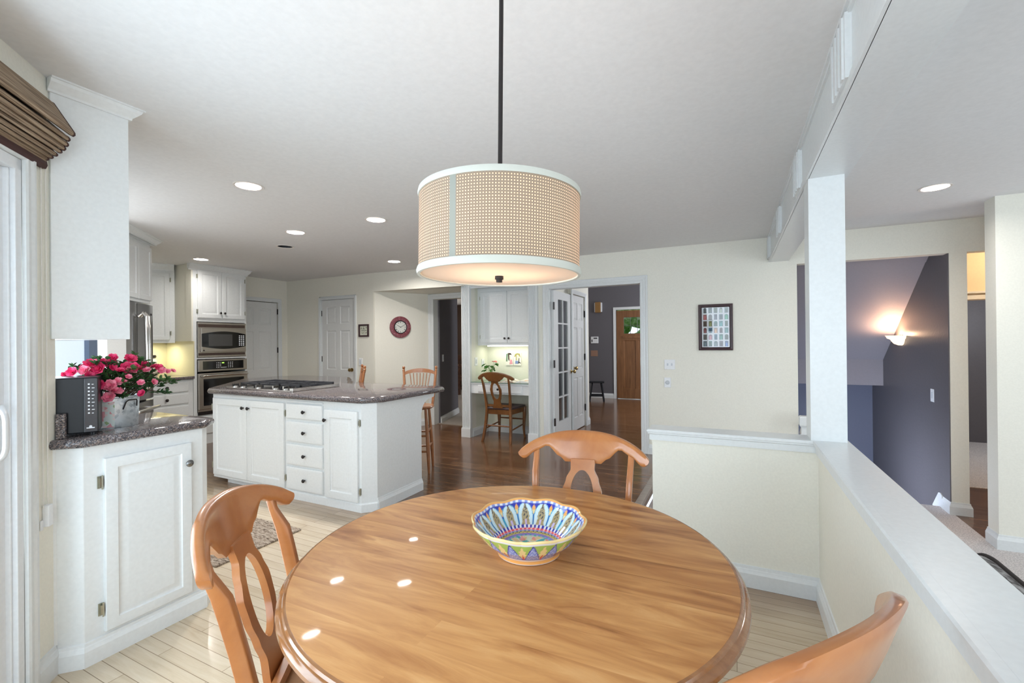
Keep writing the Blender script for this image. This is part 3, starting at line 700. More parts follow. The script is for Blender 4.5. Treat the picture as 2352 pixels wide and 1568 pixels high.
mb = MB(); mb.lathe([(0, 0), (.009, 0), (.009, .002), (0, .002)], 16, (.115, -.036, 1.272), '-y'); mb.build('badge', M['bronze'], mw)
ov = thing('wall_oven', 'stainless wall oven with black control strip and wide bar handle', 'oven', (-6.47, 3.545, 0), PI/2)
mb = MB(); mb.box(.05, .72, -.03, .45, .985, 1.145); mb.build('control_panel', M['steel'], ov, bevel=.004)
cp = ov.children[0]
mb = MB(); mb.box(.105, .665, -.033, -.029, 1.01, 1.125); g = mb.build('display', M['glassblack'], cp)
mb = MB()
for i in range(3):
    for j in range(4): mb.box(.28+i*.025, .292+i*.025, -.0345, -.0325, 1.03+j*.022, 1.038+j*.022); mb.box(.44+i*.028, .452+i*.028, -.0345, -.0325, 1.03+j*.022, 1.038+j*.022)
mb.box(.33, .42, -.0345, -.0325, 1.03, 1.036); mb.build('keypad', M['icon'], g)
mb = MB(); mb.box(.355, .385, -.0345, -.0325, 1.09, 1.103); mb.build('clock_digits', paint('green_led', (.3, .8, .1), .5, emit=((.4, 1, .1), 1.5)), g)
mb = MB(); mb.box(.05, .72, -.04, .45, .475, .962); mb.box(.05, .72, -.01, .45, .44, .475); dd = mb.build('door', M['steel'], ov, bevel=.004)
mb = MB(); mb.box(.105, .665, -.043, -.039, .525, .885); mb.build('window', M['glassblack'], dd, bevel=.003)
mb = MB(); mb.tube([(.075, -.035, .925), (.08, -.085, .93), (.20, -.092, .932), (.385, -.094, .933), (.57, -.092, .932), (.69, -.085, .93), (.695, -.035, .925)], .014, 12); mb.build('handle', M['chrome'], dd, smooth=True)
mb = MB(); mb.box(.05, .72, -.02, 0, .40, .437); mb.build('vent_strip', M['bronze'], ov)

# base cabinet + counter + corner wall cabinet left of the tower
bc = thing('base_cabinet', 'white base cabinet with stacked drawers left of the oven tower', 'cabinet', (-6.47, 2.90, 0), PI/2)
mb = MB(); mb.box(0, .64, .002, .62, .10, .895); mb.box(0, .64, .06, .62, 0, .10); mb.build('body', M['cab'], bc)
for z0, z1 in ((.74, .87), (.585, .715), (.35, .56), (.12, .32)): drawer(bc, .06, .575, z0, z1, kx=.31, ks=1.25)
mb = MB(); mb.prism([(-6.43, 2.86), (-6.43, 3.543), (-7.1, 3.543), (-7.1, 2.86)], .90, .935)
tag(mb.build('kitchen_worktop', M['granite'], bevel=.008), 'dark granite worktop by the yellow backsplash', 'worktop')
mb = MB(); mb.box(-7.1, -6.445, 3.535, 3.546, .936, 1.40); mb.box(-7.105, -7.09, 2.8, 3.54, .936, 1.40)
S('wall_backsplash', mb, M['backsplash'], 'yellow tile backsplash', 'wall')
mb = MB(); mb.box(-7.1, -6.48, 3.53, 3.546, 1.40, 2.434); mb.box(-6.60, -6.47, 3.525, 3.546, 1.40, 2.434)
S('wall_tower_side', mb, M['cream'], 'cream panel beside the tower', 'wall')
a1, b1 = Vector((-6.81, 3.50)), Vector((-7.06, 3.07)); ang = math.atan2(a1.y-b1.y, a1.x-b1.x)
cc = thing('corner_wall_cabinet', 'white corner wall cabinet with one tall raised panel door above the yellow backsplash', 'cabinet', (b1.x, b1.y, 0), ang)
L = (a1-b1).length
mb = MB(); mb.box(-.12, L, .002, .10, 1.38, 2.434); mb.build('body', M['cab'], cc)
rdoor(cc, .04, L-.055, 1.42, 2.32, None, None, L-.045, fr=.05)
mb = MB(); mb.sweep([(-.12, 0, 2.435), (L, 0, 2.435)], (0, 0, 1), [(-a, b) for a, b in CROWN][::-1]); mb.box(-.12, L, 0, .1, 2.38, 2.434); mb.build('crown', M['cab'], cc)
l = bpy.data.lights.new('worktop_lamp', 'AREA'); l.shape = 'RECTANGLE'; l.size = .35; l.size_y = .08; l.energy = 3.2; l.color = (1, .96, .78)
o = bpy.data.objects.new('worktop_lamp', l); COL.objects.link(o); o.location = (-6.86, 3.22, 1.365); o.rotation_euler = (0, 0, PI/2)
# glass canister on the worktop
cn = thing('glass_canister', 'clear glass canister with a dark lid against the yellow backsplash', 'canister', (-6.92, 3.27, .935))
mb = MB(); mb.lathe([(0, 0), (.06, 0), (.07, .02), (.07, .20), (.05, .24), (.05, .25), (0, .25)], 24); mb.build('jar', paint('milky_jar', (.75, .74, .62), .15), cn, smooth=40)
mb = MB(); mb.lathe([(0, .25), (.055, .25), (.058, .27), (.05, .285), (0, .285)], 24); mb.build('lid', M['bronze'], cn, smooth=40)

# ------------------------------------------------------------------ refrigerator (45 degrees, faces the island)
fr = thing('refrigerator', 'stainless french door refrigerator behind the pink flowers', 'refrigerator', (-4.915, 2.135, 0), math.radians(135))
FW = .58
mb = MB(); mb.box(0, FW, .07, .72, .02, 1.74); mb.build('body', paint('fridge_side', (.10, .10, .11), .4, metal=.4), fr, bevel=.006)
def bulge(mb, x0, x1, z0, z1, y0=.065, t=.055, n=10):
    R = []
    for z in (z0, z1):
        ring = [(x0, y0, z)]
        for i in range(n+1):
            u = i/n; ring.append((x0+(x1-x0)*u, y0-t-.018*math.sin(PI*u), z))
        ring.append((x1, y0, z)); R.append(ring)
    mb.loft(R); return mb
for k, (x0, x1) in enumerate(((0, FW*.40), (FW*.41, FW))):
    mb = bulge(MB(), x0, x1, .82, 1.75); dd = mb.build('door', M['steelv'], fr, smooth=30)
    hx = FW*.36 if k == 0 else FW*.45
    mb = MB(); mb.tube([(hx, -.01, 1.62), (hx, -.045, 1.655), (hx, -.07, 1.62), (hx, -.075, 1.3), (hx, -.075, 1.15), (hx, -.07, .93), (hx, -.01, .90)], .016, 12)
    mb.build('handle', M['chrome'], dd, smooth=True)
mb = bulge(MB(), 0, FW, .10, .80); dd = mb.build('freezer_drawer', M['steelv'], fr, smooth=30)
mb = MB(); mb.tube([(.05, 0, .72), (.06, -.06, .73), (.29, -.075, .735), (.52, -.06, .73), (.53, 0, .72)], .015, 10); mb.build('handle', M['chrome'], dd, smooth=True)
mb = MB(); mb.lathe([(0, 0), (.012, 0), (.012, .003), (0, .003)], 16, (FW-.08, -.005, 1.655), '-y'); mb.build('badge', M['bronze'], fr)
fp = thing('fridge_enclosure', 'pale cabinet and side panel round the refrigerator', 'cabinet', (-4.915, 2.135, 0), math.radians(135))
mb = MB(); mb.box(-.34, -.012, .0, .72, 0, 2.38); mb.build('side_panel', M['cab'], fp)
mb = MB(); mb.box(-.012, FW+.03, .04, .72, 1.77, 2.38); mb.build('body', M['cab'], fp)
rdoor(fp, .0, .30, 1.80, 2.34, y=.04, fr=.045); rdoor(fp, .305, FW+.02, 1.80, 2.34, y=.04, fr=.045)
mb = MB(); mb.sweep([(-.20, 0, 2.435), (FW+.04, 0, 2.435), (FW+.04, .5, 2.435)], (0, 0, 1), [(-a*.9, b*.7) for a, b in CROWN][::-1]); mb.box(-.2, FW+.03, .01, .5, 2.37, 2.434); mb.build('crown', M['cab'], fp)
# pale window at the end of the pass-through
wn = thing('window_3', 'pale bright window behind the counter appliance', 'window', (-4.50, 1.72, 0), math.radians(135)); wn['kind'] = 'structure'
mb = MB()
for x0, x1, z0, z1 in ((-1.9, .10, .96, 1.0), (-1.9, .10, 2.0, 2.04), (-1.9, -1.85, 1.0, 2.0), (-.02, .10, 1.0, 2.0)): mb.box(x0, x1, 0, .06, z0, z1)
mb.build('window_frame', paint('slate_frame', (.10, .14, .22), .4), wn)
mb = MB(); mb.box(-1.85, -.02, .03, .035, 1.0, 2.0)
mb.build('window_pane', paint('glowing_sky_pane', (.3, .3, .3), .3, emit=((.62, .78, .92), .75)), wn)  # pane itself glows, in place of bright sky behind it

# ------------------------------------------------------------------ island
isl = thing('kitchen_island', 'large white island cabinet with raised panel doors and stacked drawers', 'kitchen island', (-4.60, 2.70, 0))
IX = 1.935; IZ = .865
mb = MB()
foot = [(0, 0), (IX, 0), (IX+.085, .085), (IX+.085, .66), (.6, .66), (.0, 1.2), (-.75, 1.2), (-.75, .75)]
mb.prism(foot, .055, IZ)
mb.prism([(.14, .05), (.55, .05), (.55, .6), (-.3, 1.2), (-.5, .7)], 0, .06)
mb.box(1.0, IX, 0, .6, 0, .06)
mb.build('body', M['cab'], isl, bevel=.002)
mb = MB(); IB = [(0, 0), (.010, 0), (.010, .062), (.004, .07), (0, .072)]
mb.sweep([(1.02, 0, 0), (IX, 0, 0), (IX+.085, .085, 0)], (0, 0, 1), [(-a, b) for a, b in IB])
mb.sweep([(IX+.085, .085, 0), (IX+.085, .66, 0)], (0, 0, 1), [(-a*.9, b*.9) for a, b in BASE])
mb.build('base_moulding', M['cab'], isl)
rdoor(isl, .02, .533, .085, .83, .495, .755, -.0, fr=.06); rdoor(isl, .538, 1.045, .085, .83, .575, .755, 1.055, fr=.06)
mb = MB(); mb.box(1.075, 1.515, -.008, 0, .836, .851); mb.build('pull_out_board', M['cab'], isl, bevel=.003)
for z0, z1 in ((.70, .828), (.50, .672), (.30, .475), (.085, .278)): drawer(isl, 1.075, 1.515, z0, z1, kx=1.31)
rdoor(isl, 1.545, 1.95-.04, .075, .80, 1.562, .715, 1.945-.02, fr=.06)
mb = MB(); cprof = [(.66, IZ), (.86, IZ), (.86, IZ-.02)]
for i in range(13):
    t = i/12; cprof.append((.85-.18*math.sin(PI/2*t), IZ-.15+.115*math.cos(PI/2*t)))
cprof.append((.66, IZ-.16)); mb.xprism(cprof, IX+.03, IX+.085); mb.build('corbel', M['cab'], isl)
top = [(-4.62, 2.655), (-2.665, 2.655), (-2.515, 2.80), (-2.515, 3.64), (-2.60, 3.73), (-3.70, 3.75), (-3.90, 3.86), (-4.42, 4.30), (-5.30, 4.34), (-5.55, 4.10), (-5.55, 3.60), (-4.72, 2.72)]
mb = MB(); cx, cy = -4.0, 3.3
def ins(poly, d):
    out = []; n = len(poly)
    for i in range(n):
        p0, p1, p2 = Vector(poly[i-1]), Vector(poly[i]), Vector(poly[(i+1) % n])
        a = (p1-p0).normalized(); b = (p2-p1).normalized(); na = Vector((-a.y, a.x)); nb = Vector((-b.y, b.x)); o = na+nb; o = o/max(.3, o.dot(o))*2
        out.append(tuple(p1+o*d))
    return out
def slab(poly, z0, z1, name, mat, parent=None):
    mb = MB(); R = []; h = z1-z0
    for k in range(7):
        a = -PI/2+PI*k/6; R.append([(x, y, z0+h/2+h/2*math.sin(a)) for x, y in ins(poly, h/2*(1-math.cos(a)))])
    mb.loft(R); return mb.build(name, mat, parent, smooth=50)
tag(slab(top, .868, .918, 'island_worktop', M['granite']), 'polished speckled granite top with rounded edge over the white island', 'worktop')

# cooktop
ck = thing('gas_cooktop', 'stainless gas cooktop with black grates and front knobs set in the island top', 'cooktop', (-4.46, 2.735, .918))
mb = MB(); mb.box(0, .955, 0, .53, 0, .007); mb.box(.0, .955, 0, .012, .007, .014); mb.box(.915, .955, 0, .53, .007, .034); mb.box(0, .02, 0, .53, .007, .018)
mb.build('tray', M['chrome'], ck, bevel=.003)
for k in range(3):
    x0 = .045+k*.292; x1 = x0+.282
    mb = MB(); z0, z1 = .034, .052
    for yy in (.12, .30, .49): mb.box(x0, x1, yy, yy+.014, z0, z1)
    for xx in (x0, (x0+x1)/2-.007, x1-.014): mb.box(xx, xx+.014, .12, .504, z0, z1)
    for xx in (x0+.07, x1-.084): mb.box(xx, xx+.012, .16, .26, z0, z1+.006); mb.box(xx, xx+.012, .34, .45, z0, z1+.006)
    for xx in (x0, x1-.014):
        for yy in (.12, .49): mb.box(xx, xx+.014, yy, yy+.014, .006, z0)
    mb.build('grate', M['iron'], ck, bevel=.003)
for x, y, r in ((.18, .22, .045), (.18, .41, .035), (.475, .31, .055), (.77, .22, .035), (.77, .41, .045)):
    mb = MB(); mb.lathe([(0, .006), (r, .006), (r, .016), (r*.8, .02), (r*.8, .026), (0, .026)], 24, (x, y, 0)); mb.build('burner', M['iron'], ck, smooth=40)
for x in (.07, .19, .42, .66, .80):
    mb = MB(); mb.lathe([(0, .006), (.030, .006), (.029, .014), (.024, .026), (0, .027)], 20, (x, .055, 0)); mb.box(x-.009, x+.009, .025, .085, .022, .046); mb.build('control_knob', M['chrome'], ck, smooth=40)
mb = MB(); mb.box(.49, .60, .02, .075, .007, .011); mb.build('badge_plate', M['steel'], ck)

# ------------------------------------------------------------------ peninsula unit with wall cabinet
pn = thing('peninsula_cabinet', 'white clipped corner base cabinet with one raised panel door, under the flowers', 'cabinet', (-2.455, .911, 0), PI/2)
mb = MB(); PW = .474
mb.prism([(-.075, .075), (0, 0), (PW, 0), (PW+.05, .05), (PW+.05, .58), (-.055, .58), (-.055, .2)], 0, .917)
mb.box(-.086, -.062, .062, .09, .11, .92)
mb.build('body', M['cab'], pn, bevel=.002)
mb = MB(); mb.sweep([(-.08, .08, 0), (0, 0, 0), (PW, 0, 0), (PW+.05, .05, 0), (PW+.05, .5, 0)], (0, 0, 1), [(-a, b*.85) for a, b in BASE]); mb.build('base_moulding', M['cab'], pn)
rdoor(pn, .066, .414, .112, .857, .392, .76, .052, fr=.045, kmat=M['pewter'], ks=1.1, hz=.10)
ct = [(-2.575, .80), (-2.545, .785), (-2.425, .88), (-2.425, 1.40), (-2.49, 1.475), (-2.95, 1.50), (-2.95, 1.2)]
ct = [(-2.60, .76+.04), (-2.52, .80), (-2.425, .895), (-2.425, 1.39), (-2.495, 1.47), (-3.04, 1.47), (-3.04, 1.26)]
tag(slab(ct, .917, .957, 'peninsula_worktop', M['granite']), 'pink and grey speckled granite counter under the flower pot', 'worktop')
mb = aw(); mb.box(.004, .024, -.035, -.004, .957, 1.062)
tag(mb.build('granite_backsplash', M['granite'], bevel=.004), 'short upright granite splash block beside the black appliance', 'backsplash')
uc = thing('wall_cabinet', 'tall blank white wall cabinet end hanging above the flowers', 'cabinet', (-2.50, .832, 0), PI/2)
mb = MB(); mb.prism([(0, 0), (.267, 0), (.267, .60), (-.05, .60)], 1.372, 2.434); mb.build('body', M['cab'], uc, bevel=.002)
mb = MB(); mb.sweep([(-.01, 0, 2.435), (.267, 0, 2.435), (.267, .5, 2.435)], (0, 0, 1), [(-a*.8, b*.62) for a, b in CROWN][::-1]); mb.build('crown', M['cab'], uc)

# black appliance on the counter
ap = thing('countertop_microwave', 'black countertop appliance with a column of white icons beside the galvanised flower pot', 'microwave', (-2.50, .925, .957), math.radians(64))
mb = MB(); R = []
mb.prism([(-.20, .012), (.0, .004), (.006, .004), (.050, .012), (.052, .03), (.052, .20), (-.16, .22)], .012, .252)
mb.build('body', M['black'], ap, bevel=.006)
mb = MB(); mb.prism([(.007, -.001), (.049, .0065), (.048, .012), (.006, .006)], .016, .246)
cpn = mb.build('control_panel', paint('dark_grey_panel', (.06, .065, .075), .25), ap, bevel=.002)
mb = MB()
for i in range(9):
    z = .095+.0155*i; yy = lambda x: -.001+(x-.007)*.179
    mb.box(.019, .025, yy(.022)-.002, yy(.022)+.001, z, z+.006); mb.box(.031, .040 if i % 2 else .037, yy(.035)-.002, yy(.035)+.001, z, z+.003)
mb.build('icons', M['icon'], cpn)['kind'] = 'stuff'
mb = MB(); mb.lathe([(0, 0), (.005, 0), (.005, .002), (0, .002)], 10, (.027, yy(.027), .040), '-y'); mb.box(.014, .040, yy(.027)-.0035, yy(.027)+.001, .032, .0365); mb.build('badge', M['icon'], cpn)
mb = MB(); mb.tube([(-.19+.001, -.0, .075), (-.155, -.006, .10), (-.14, -.008, .135), (-.15, -.006, .165), (-.185, 0, .18)], .004, 8); mb.build('door_handle', M['black'], ap, smooth=True)
mb = MB()
for x, y in ((-.14, .03), (.035, .03), (.035, .18), (-.12, .18)): mb = MB(); mb.lathe([(0, 0), (.009, 0), (.009, .014), (0, .014)], 10, (x, y, 0)); mb.build('foot', M['black'], ap)

# ------------------------------------------------------------------ azalea in galvanised tub
PC = Vector((-2.672, 1.105, .957))
az = thing('potted_azalea', 'pink flowering azalea in an oval galvanised tub on the granite counter', 'potted plant', PC, math.radians(72))
def galv():
    m, nt, b = new_mat('galvanised_metal'); vo = N(nt, 'ShaderNodeTexVoronoi'); setin(vo, {'Scale': 70}); v = coords(nt); nt.links.new(v, vo.inputs['Vector'])
    nz = N(nt, 'ShaderNodeTexNoise'); setin(nz, {'Scale': 20, 'Detail': 5}); nt.links.new(v, nz.inputs['Vector'])
    sp = N(nt, 'ShaderNodeSeparateColor'); nt.links.new(vo.outputs['Color'], sp.inputs[0]); a = N(nt, 'ShaderNodeMath', operation='ADD'); nt.links.new(sp.outputs[0], a.inputs[0]); nt.links.new(nz.outputs[0], a.inputs[1])
    nt.links.new(ramp(nt, a.outputs[0], [(.3, (.30, .34, .37)), (.6, (.46, .52, .56)), (1, (.66, .72, .75))]), b.inputs['Base Color']); setin(b, {'Metallic': .75, 'Roughness': .38}); return m
M['galv'] = galv()
mb = MB(); rx, ry = .098, .075
prof = [(0, 0), (.93, 0), (.95, .004), (1, .138), (1.03, .141), (1.03, .146), (.985, .148), (.97, .13), (.95, .12)]
R = [[(rx*r*math.cos(2*PI*i/40), ry*r*math.sin(2*PI*i/40), z) for i in range(40)] for r, z in prof]; mb.loft(R)
tub = mb.build('tub', M['galv'], az, smooth=35)
for s in (0,):
    mb = MB(); A = -.9
    def pt(a, z, o=1.0): return (rx*o*math.cos(a), ry*o*math.sin(a), z)
    mb.tube([pt(-1.28, .085, 1.03), pt(-1.18, .12, 1.08), pt(-1.1, .127, 1.12), pt(-.75, .127, 1.12), pt(-.68, .12, 1.08), pt(-.62, .095, 1.03)], .0028, 6); mb.build('handle', M['bronze'], tub, smooth=True)
mb = MB(); R = []
for z in (.006, .124):
    R.append([(rx*(.952+.04*z/.124)*1.012*math.cos(a), ry*(.952+.04*z/.124)*1.012*math.sin(a), z) for a in [-2.35+.085*i for i in range(10)]])
b_ = mb.av([p for r in R for p in r])
for i in range(9): mb.af((b_+i, b_+i+1, b_+10+i+1, b_+10+i))
def label_mat():
    m, nt, b = new_mat('floral_label'); v = coords(nt); vo = N(nt, 'ShaderNodeTexVoronoi'); setin(vo, {'Scale': 75}); nt.links.new(v, vo.inputs['Vector'])
    sp = N(nt, 'ShaderNodeSeparateColor'); nt.links.new(vo.outputs['Color'], sp.inputs[0])
    nt.links.new(ramp(nt, sp.outputs[0], [(0, (.62, .70, .68)), (.45, (.70, .76, .74)), (.6, (.68, .32, .36)), (.78, (.30, .42, .22)), (.88, (.75, .6, .6))], 'CONSTANT'), b.inputs['Base Color']); setin(b, {'Roughness': .5}); return m
lb = mb.build('paper_label', label_mat(), tub, recalc=False); sol = lb.modifiers.new('s', 'SOLIDIFY'); sol.thickness = .001
mb = MB(); R = [[(rx*r*math.cos(2*PI*i/24), ry*r*math.sin(2*PI*i/24), z+random.uniform(-.002, .002)) for i in range(24)] for r, z in ((.98, .118), (.6, .134), (.1, .138))]; mb.loft(R)
mb.build('soil', paint('dark_soil', (.03, .02, .015), 1, bumps=1, bscale=200), az)
M['leaf'] = leafy('azalea_leaf', [(.015, .05, .012), (.035, .10, .025), (.09, .20, .05)])
M['twig'] = paint('twig', (.10, .06, .035), .8)
rnd = random.Random(11)
# foliage crown: local x runs to photo right; tips gathered for flowers
st = MB(); lf = MB(); tips = []
def leaf(mb, p, d, l, w, cup=.2):
    d = d.normalized(); s = d.cross(Vector((rnd.uniform(-.4, .4), rnd.uniform(-.4, .4), 1))).normalized(); n_ = s.cross(d)
    P = [p, p+d*l*.35+s*w+n_*l*.05, p+d*l*.7+s*w*.8, p+d*l-n_*l*cup, p+d*l*.7-s*w*.8, p+d*l*.35-s*w+n_*l*.05]; mid = p+d*l*.45-n_*w*.5
    b = mb.av(P+[mid])
    for i in range(6): mb.af((b+i, b+(i+1) % 6, b+6))
for i in range(64):
    a = rnd.uniform(0, 2*PI); rr = rnd.uniform(.1, 1)**.6
    ex, ey = .205*rr*math.cos(a), .12*rr*math.sin(a); ez = .20+.115*math.sqrt(max(0, 1-rr*rr*.9))+rnd.uniform(-.05, .03)
    if ex < -.09: ez -= .05*rnd.random()
    base = Vector((rx*.5*rnd.uniform(-1, 1), ry*.5*rnd.uniform(-1, 1), .12)); e = Vector((ex+.015, ey, ez)); m_ = (base+e)/2+Vector((0, 0, .02))
    st.tube([base, m_, e], [.0024, .0018, .001], 5); tips.append(e)
    for k in range(22):
        t = rnd.uniform(.35, 1.05); q = base*(1-t)**2+m_*2*t*(1-t)+e*t*t
        dv = (e-base).normalized()*.5+Vector((rnd.uniform(-1, 1), rnd.uniform(-1, 1), rnd.uniform(-.5, .8)))
        leaf(lf, q, dv, rnd.uniform(.020, .034), rnd.uniform(.006, .0095))
for p, q in (((-.05, -.02, .13), (-.20, -.04, .19)), ((.09, 0, .14), (.25, -.01, .20)), ((.08, .01, .14), (.20, -.03, .145)), ((0, -.05, .13), (.03, -.11, .15))):
    p, q = Vector(p), Vector(q); m_ = (p+q)/2+Vector((0, 0, .02)); st.tube([p, m_, q], [.0022, .0018, .001], 5)
    for k in range(26):
        t = rnd.uniform(.4, 1.05); x = p*(1-t)**2+m_*2*t*(1-t)+q*t*t; leaf(lf, x, (q-p).normalized()+Vector((rnd.uniform(-1, 1), rnd.uniform(-1, 1), rnd.uniform(-.6, .8))), rnd.uniform(.018, .03), rnd.uniform(.005, .008))
st.build('stems', M['twig'], az, smooth=True)
fo = lf.build('foliage', M['leaf'], az, recalc=False); fo['kind'] = 'stuff'
def petal_mat(name, a, b_, c):
    m, nt, b = new_mat(name); n1 = N(nt, 'ShaderNodeTexNoise'); setin(n1, {'Scale': 60, 'Detail': 3}); nt.links.new(coords(nt), n1.inputs['Vector'])
    nt.links.new(ramp(nt, n1.outputs[0], [(.3, a), (.5, b_), (.72, c)]), b.inputs['Base Color']); setin(b, {'Roughness': .45, 'Subsurface Weight': .15}); b.inputs['Subsurface Radius'].default_value = (.01, .003, .004); return m
PM = [petal_mat('magenta_petal', (.62, .015, .11), (.80, .035, .16), (.90, .12, .26)), petal_mat('pink_petal', (.78, .10, .22), (.88, .22, .34), (.93, .45, .52))]
def flower_mesh(k):
    r = random.Random(50+k); mb = MB()
    for layer, (n, R, lift, rad) in enumerate(((6, .024, .25, 1), (5, .019, .7, .9), (4, .013, 1.4, .8))):
        for i in range(n):
            a = 2*PI*i/n+layer*.5+r.uniform(-.15, .15); d = Vector((math.cos(a), math.sin(a), lift)).normalized(); s = Vector((-math.sin(a), math.cos(a), 0)); u = d.cross(s)*-1
            g = [];
            for j in range(5):
                t = j/4; wv = R*.62*math.sin(PI*min(1, .15+.75*t))
                for q in (-1, -.4, .4, 1):
                    g.append(d*R*1.15*t+s*wv*q+Vector((0, 0, 1))*(R*.25*t*t*(abs(q)*.8)+r.uniform(-.0014, .0014)))
            b = mb.av(g)
            for j in range(4):
                for q in range(3): mb.af((b+j*4+q, b+j*4+q+1, b+j*4+q+5, b+j*4+q+4))
    return mb
fl = []
for k in range(4):
    f = flower_mesh(k).build('flower', PM[k % 2], az, smooth=60, recalc=False); fl.append(f)
FP = [(-.135, -.05, .255, 1.1, 0), (-.155, -.02, .24, .9, 0), (-.075, -.05, .285, 1.5, 0), (-.05, -.06, .265, 1.5, 0), (-.095, -.055, .26, 1.2, 1), (-.085, -.08, .235, 1.1, 0), (-.03, -.03, .29, 1.1, 0), (-.005, -.05, .27, .9, 0), (-.115, -.07, .20, .5, 0),
      (-.055, -.095, .195, 1.2, 0), (-.10, -.11, .13, 1.6, 1), (-.075, -.11, .115, 1.1, 1), (-.09, -.10, .165, .8, 1), (-.015, -.10, .19, 1.4, 1), (-.005, -.105, .165, 1.6, 1), (-.02, -.11, .14, 1.3, 1), (.01, -.095, .205, 1.0, 1),
      (.06, -.03, .305, 1.3, 0), (.045, -.05, .265, 1.4, 0), (.07, -.06, .265, 1.3, 0), (.055, -.07, .25, 1.2, 1), (.02, -.07, .255, .9, 0), (.09, -.045, .26, .9, 0), (.11, -.03, .275, 1.0, 0), (.115, -.06, .25, .9, 1), (.145, -.03, .265, .9, 0), (.165, -.03, .26, .9, 0), (.175, -.04, .245, .9, 1), (.20, -.03, .24, .6, 1), (.22, -.02, .24, .7, 1),
      (.045, -.10, .225, .7, 1), (.03, -.10, .205, .6, 1), (.09, -.09, .195, .8, 1), (.14, -.07, .195, .8, 1), (.095, -.08, .145, .9, 0), (-.14, -.06, .155, .4, 0), (-.19, -.05, .19, .4, 0), (0, 0, .31, 1.1, 0), (.0, .05, .28, 1.2, 0), (.1, .05, .27, 1.2, 0), (-.1, .05, .26, 1.2, 1)]
for i, (x, y, z, s, c) in enumerate(FP):
    src = fl[(i*2+c) % 4 if False else (c+2*(i % 2))]
    o = src if i in (0,) else src.copy()
    if o is not src: COL.objects.link(o)
    o.location = (x*1.04, y, .012+z+.035*(z-.2)); s *= .78; o.scale = (s, s, s*1.05)
    o.rotation_euler = (rnd.uniform(.5, 1.3), rnd.uniform(-.4, .4), rnd.uniform(-.7, .7))
for f in fl[1:]:
    if f.location.length == 0: bpy.data.objects.remove(f)

# ------------------------------------------------------------------ round table
TC = (-.574, 1.164); TR = .605
tb = thing('dining_table', 'round honey maple pedestal table with a painted bowl on it', 'dining table', (TC[0], TC[1], 0), math.radians(.8))
for sgn in (1, -1):
    mb = MB(); R = []
    prof = [(TR-.02, .712), (TR-.006, .714), (TR, .722), (TR-.001, .730), (TR-.008, .737), (TR-.013, .7385), (TR-.016, .7435), (TR-.022, .745)]
    for r, z in prof:
        ring = []
        for i in range(73):
            a = PI*i/72; ring.append((r*math.cos(a), sgn*max(.00035, r*math.sin(a)), z))
        R.append(ring)
    mb.cur = 1; mb.loft(R, caps=False); mb.af([i for i in range(73)][::-1]); mb.cur = 0; mb.af([(len(R)-1)*73+i for i in range(73)]); mb.cur = 1
    b0 = 0
    for k in range(len(R)-1): mb.af((k*73, k*73+72, (k+1)*73+72, (k+1)*73))
    mb.build('tabletop_leaf', [M['table'], M['tableedge']], tb, smooth=30)
mb = MB(); R = []
for r, z in ((.50, .66), (.50, .711)): R.append([(r*math.cos(2*PI*i/48), r*math.sin(2*PI*i/48), z) for i in range(48)])
mb.loft(R); mb.build('apron', M['tableedge'], tb, smooth=30)
mb = MB(); mb.lathe([(0, .14), (.09, .14), (.10, .2), (.06, .27), (.05, .33), (.075, .42), (.085, .50), (.06, .58), (.09, .64), (.16, .66), (0, .66)], 32); mb.build('pedestal', M['tableedge'], tb, smooth=40)
for k in range(4):
    a = PI/4+k*PI/2; d_ = Vector((math.cos(a), math.sin(a), 0))
    mb = MB(); mb.tube([d_*.05+Vector((0, 0, .22)), d_*.18+Vector((0, 0, .17)), d_*.30+Vector((0, 0, .07)), d_*.38+Vector((0, 0, .028))], [.045, .038, .032, .026], 10); mb.build('foot', M['tableedge'], tb, smooth=True)

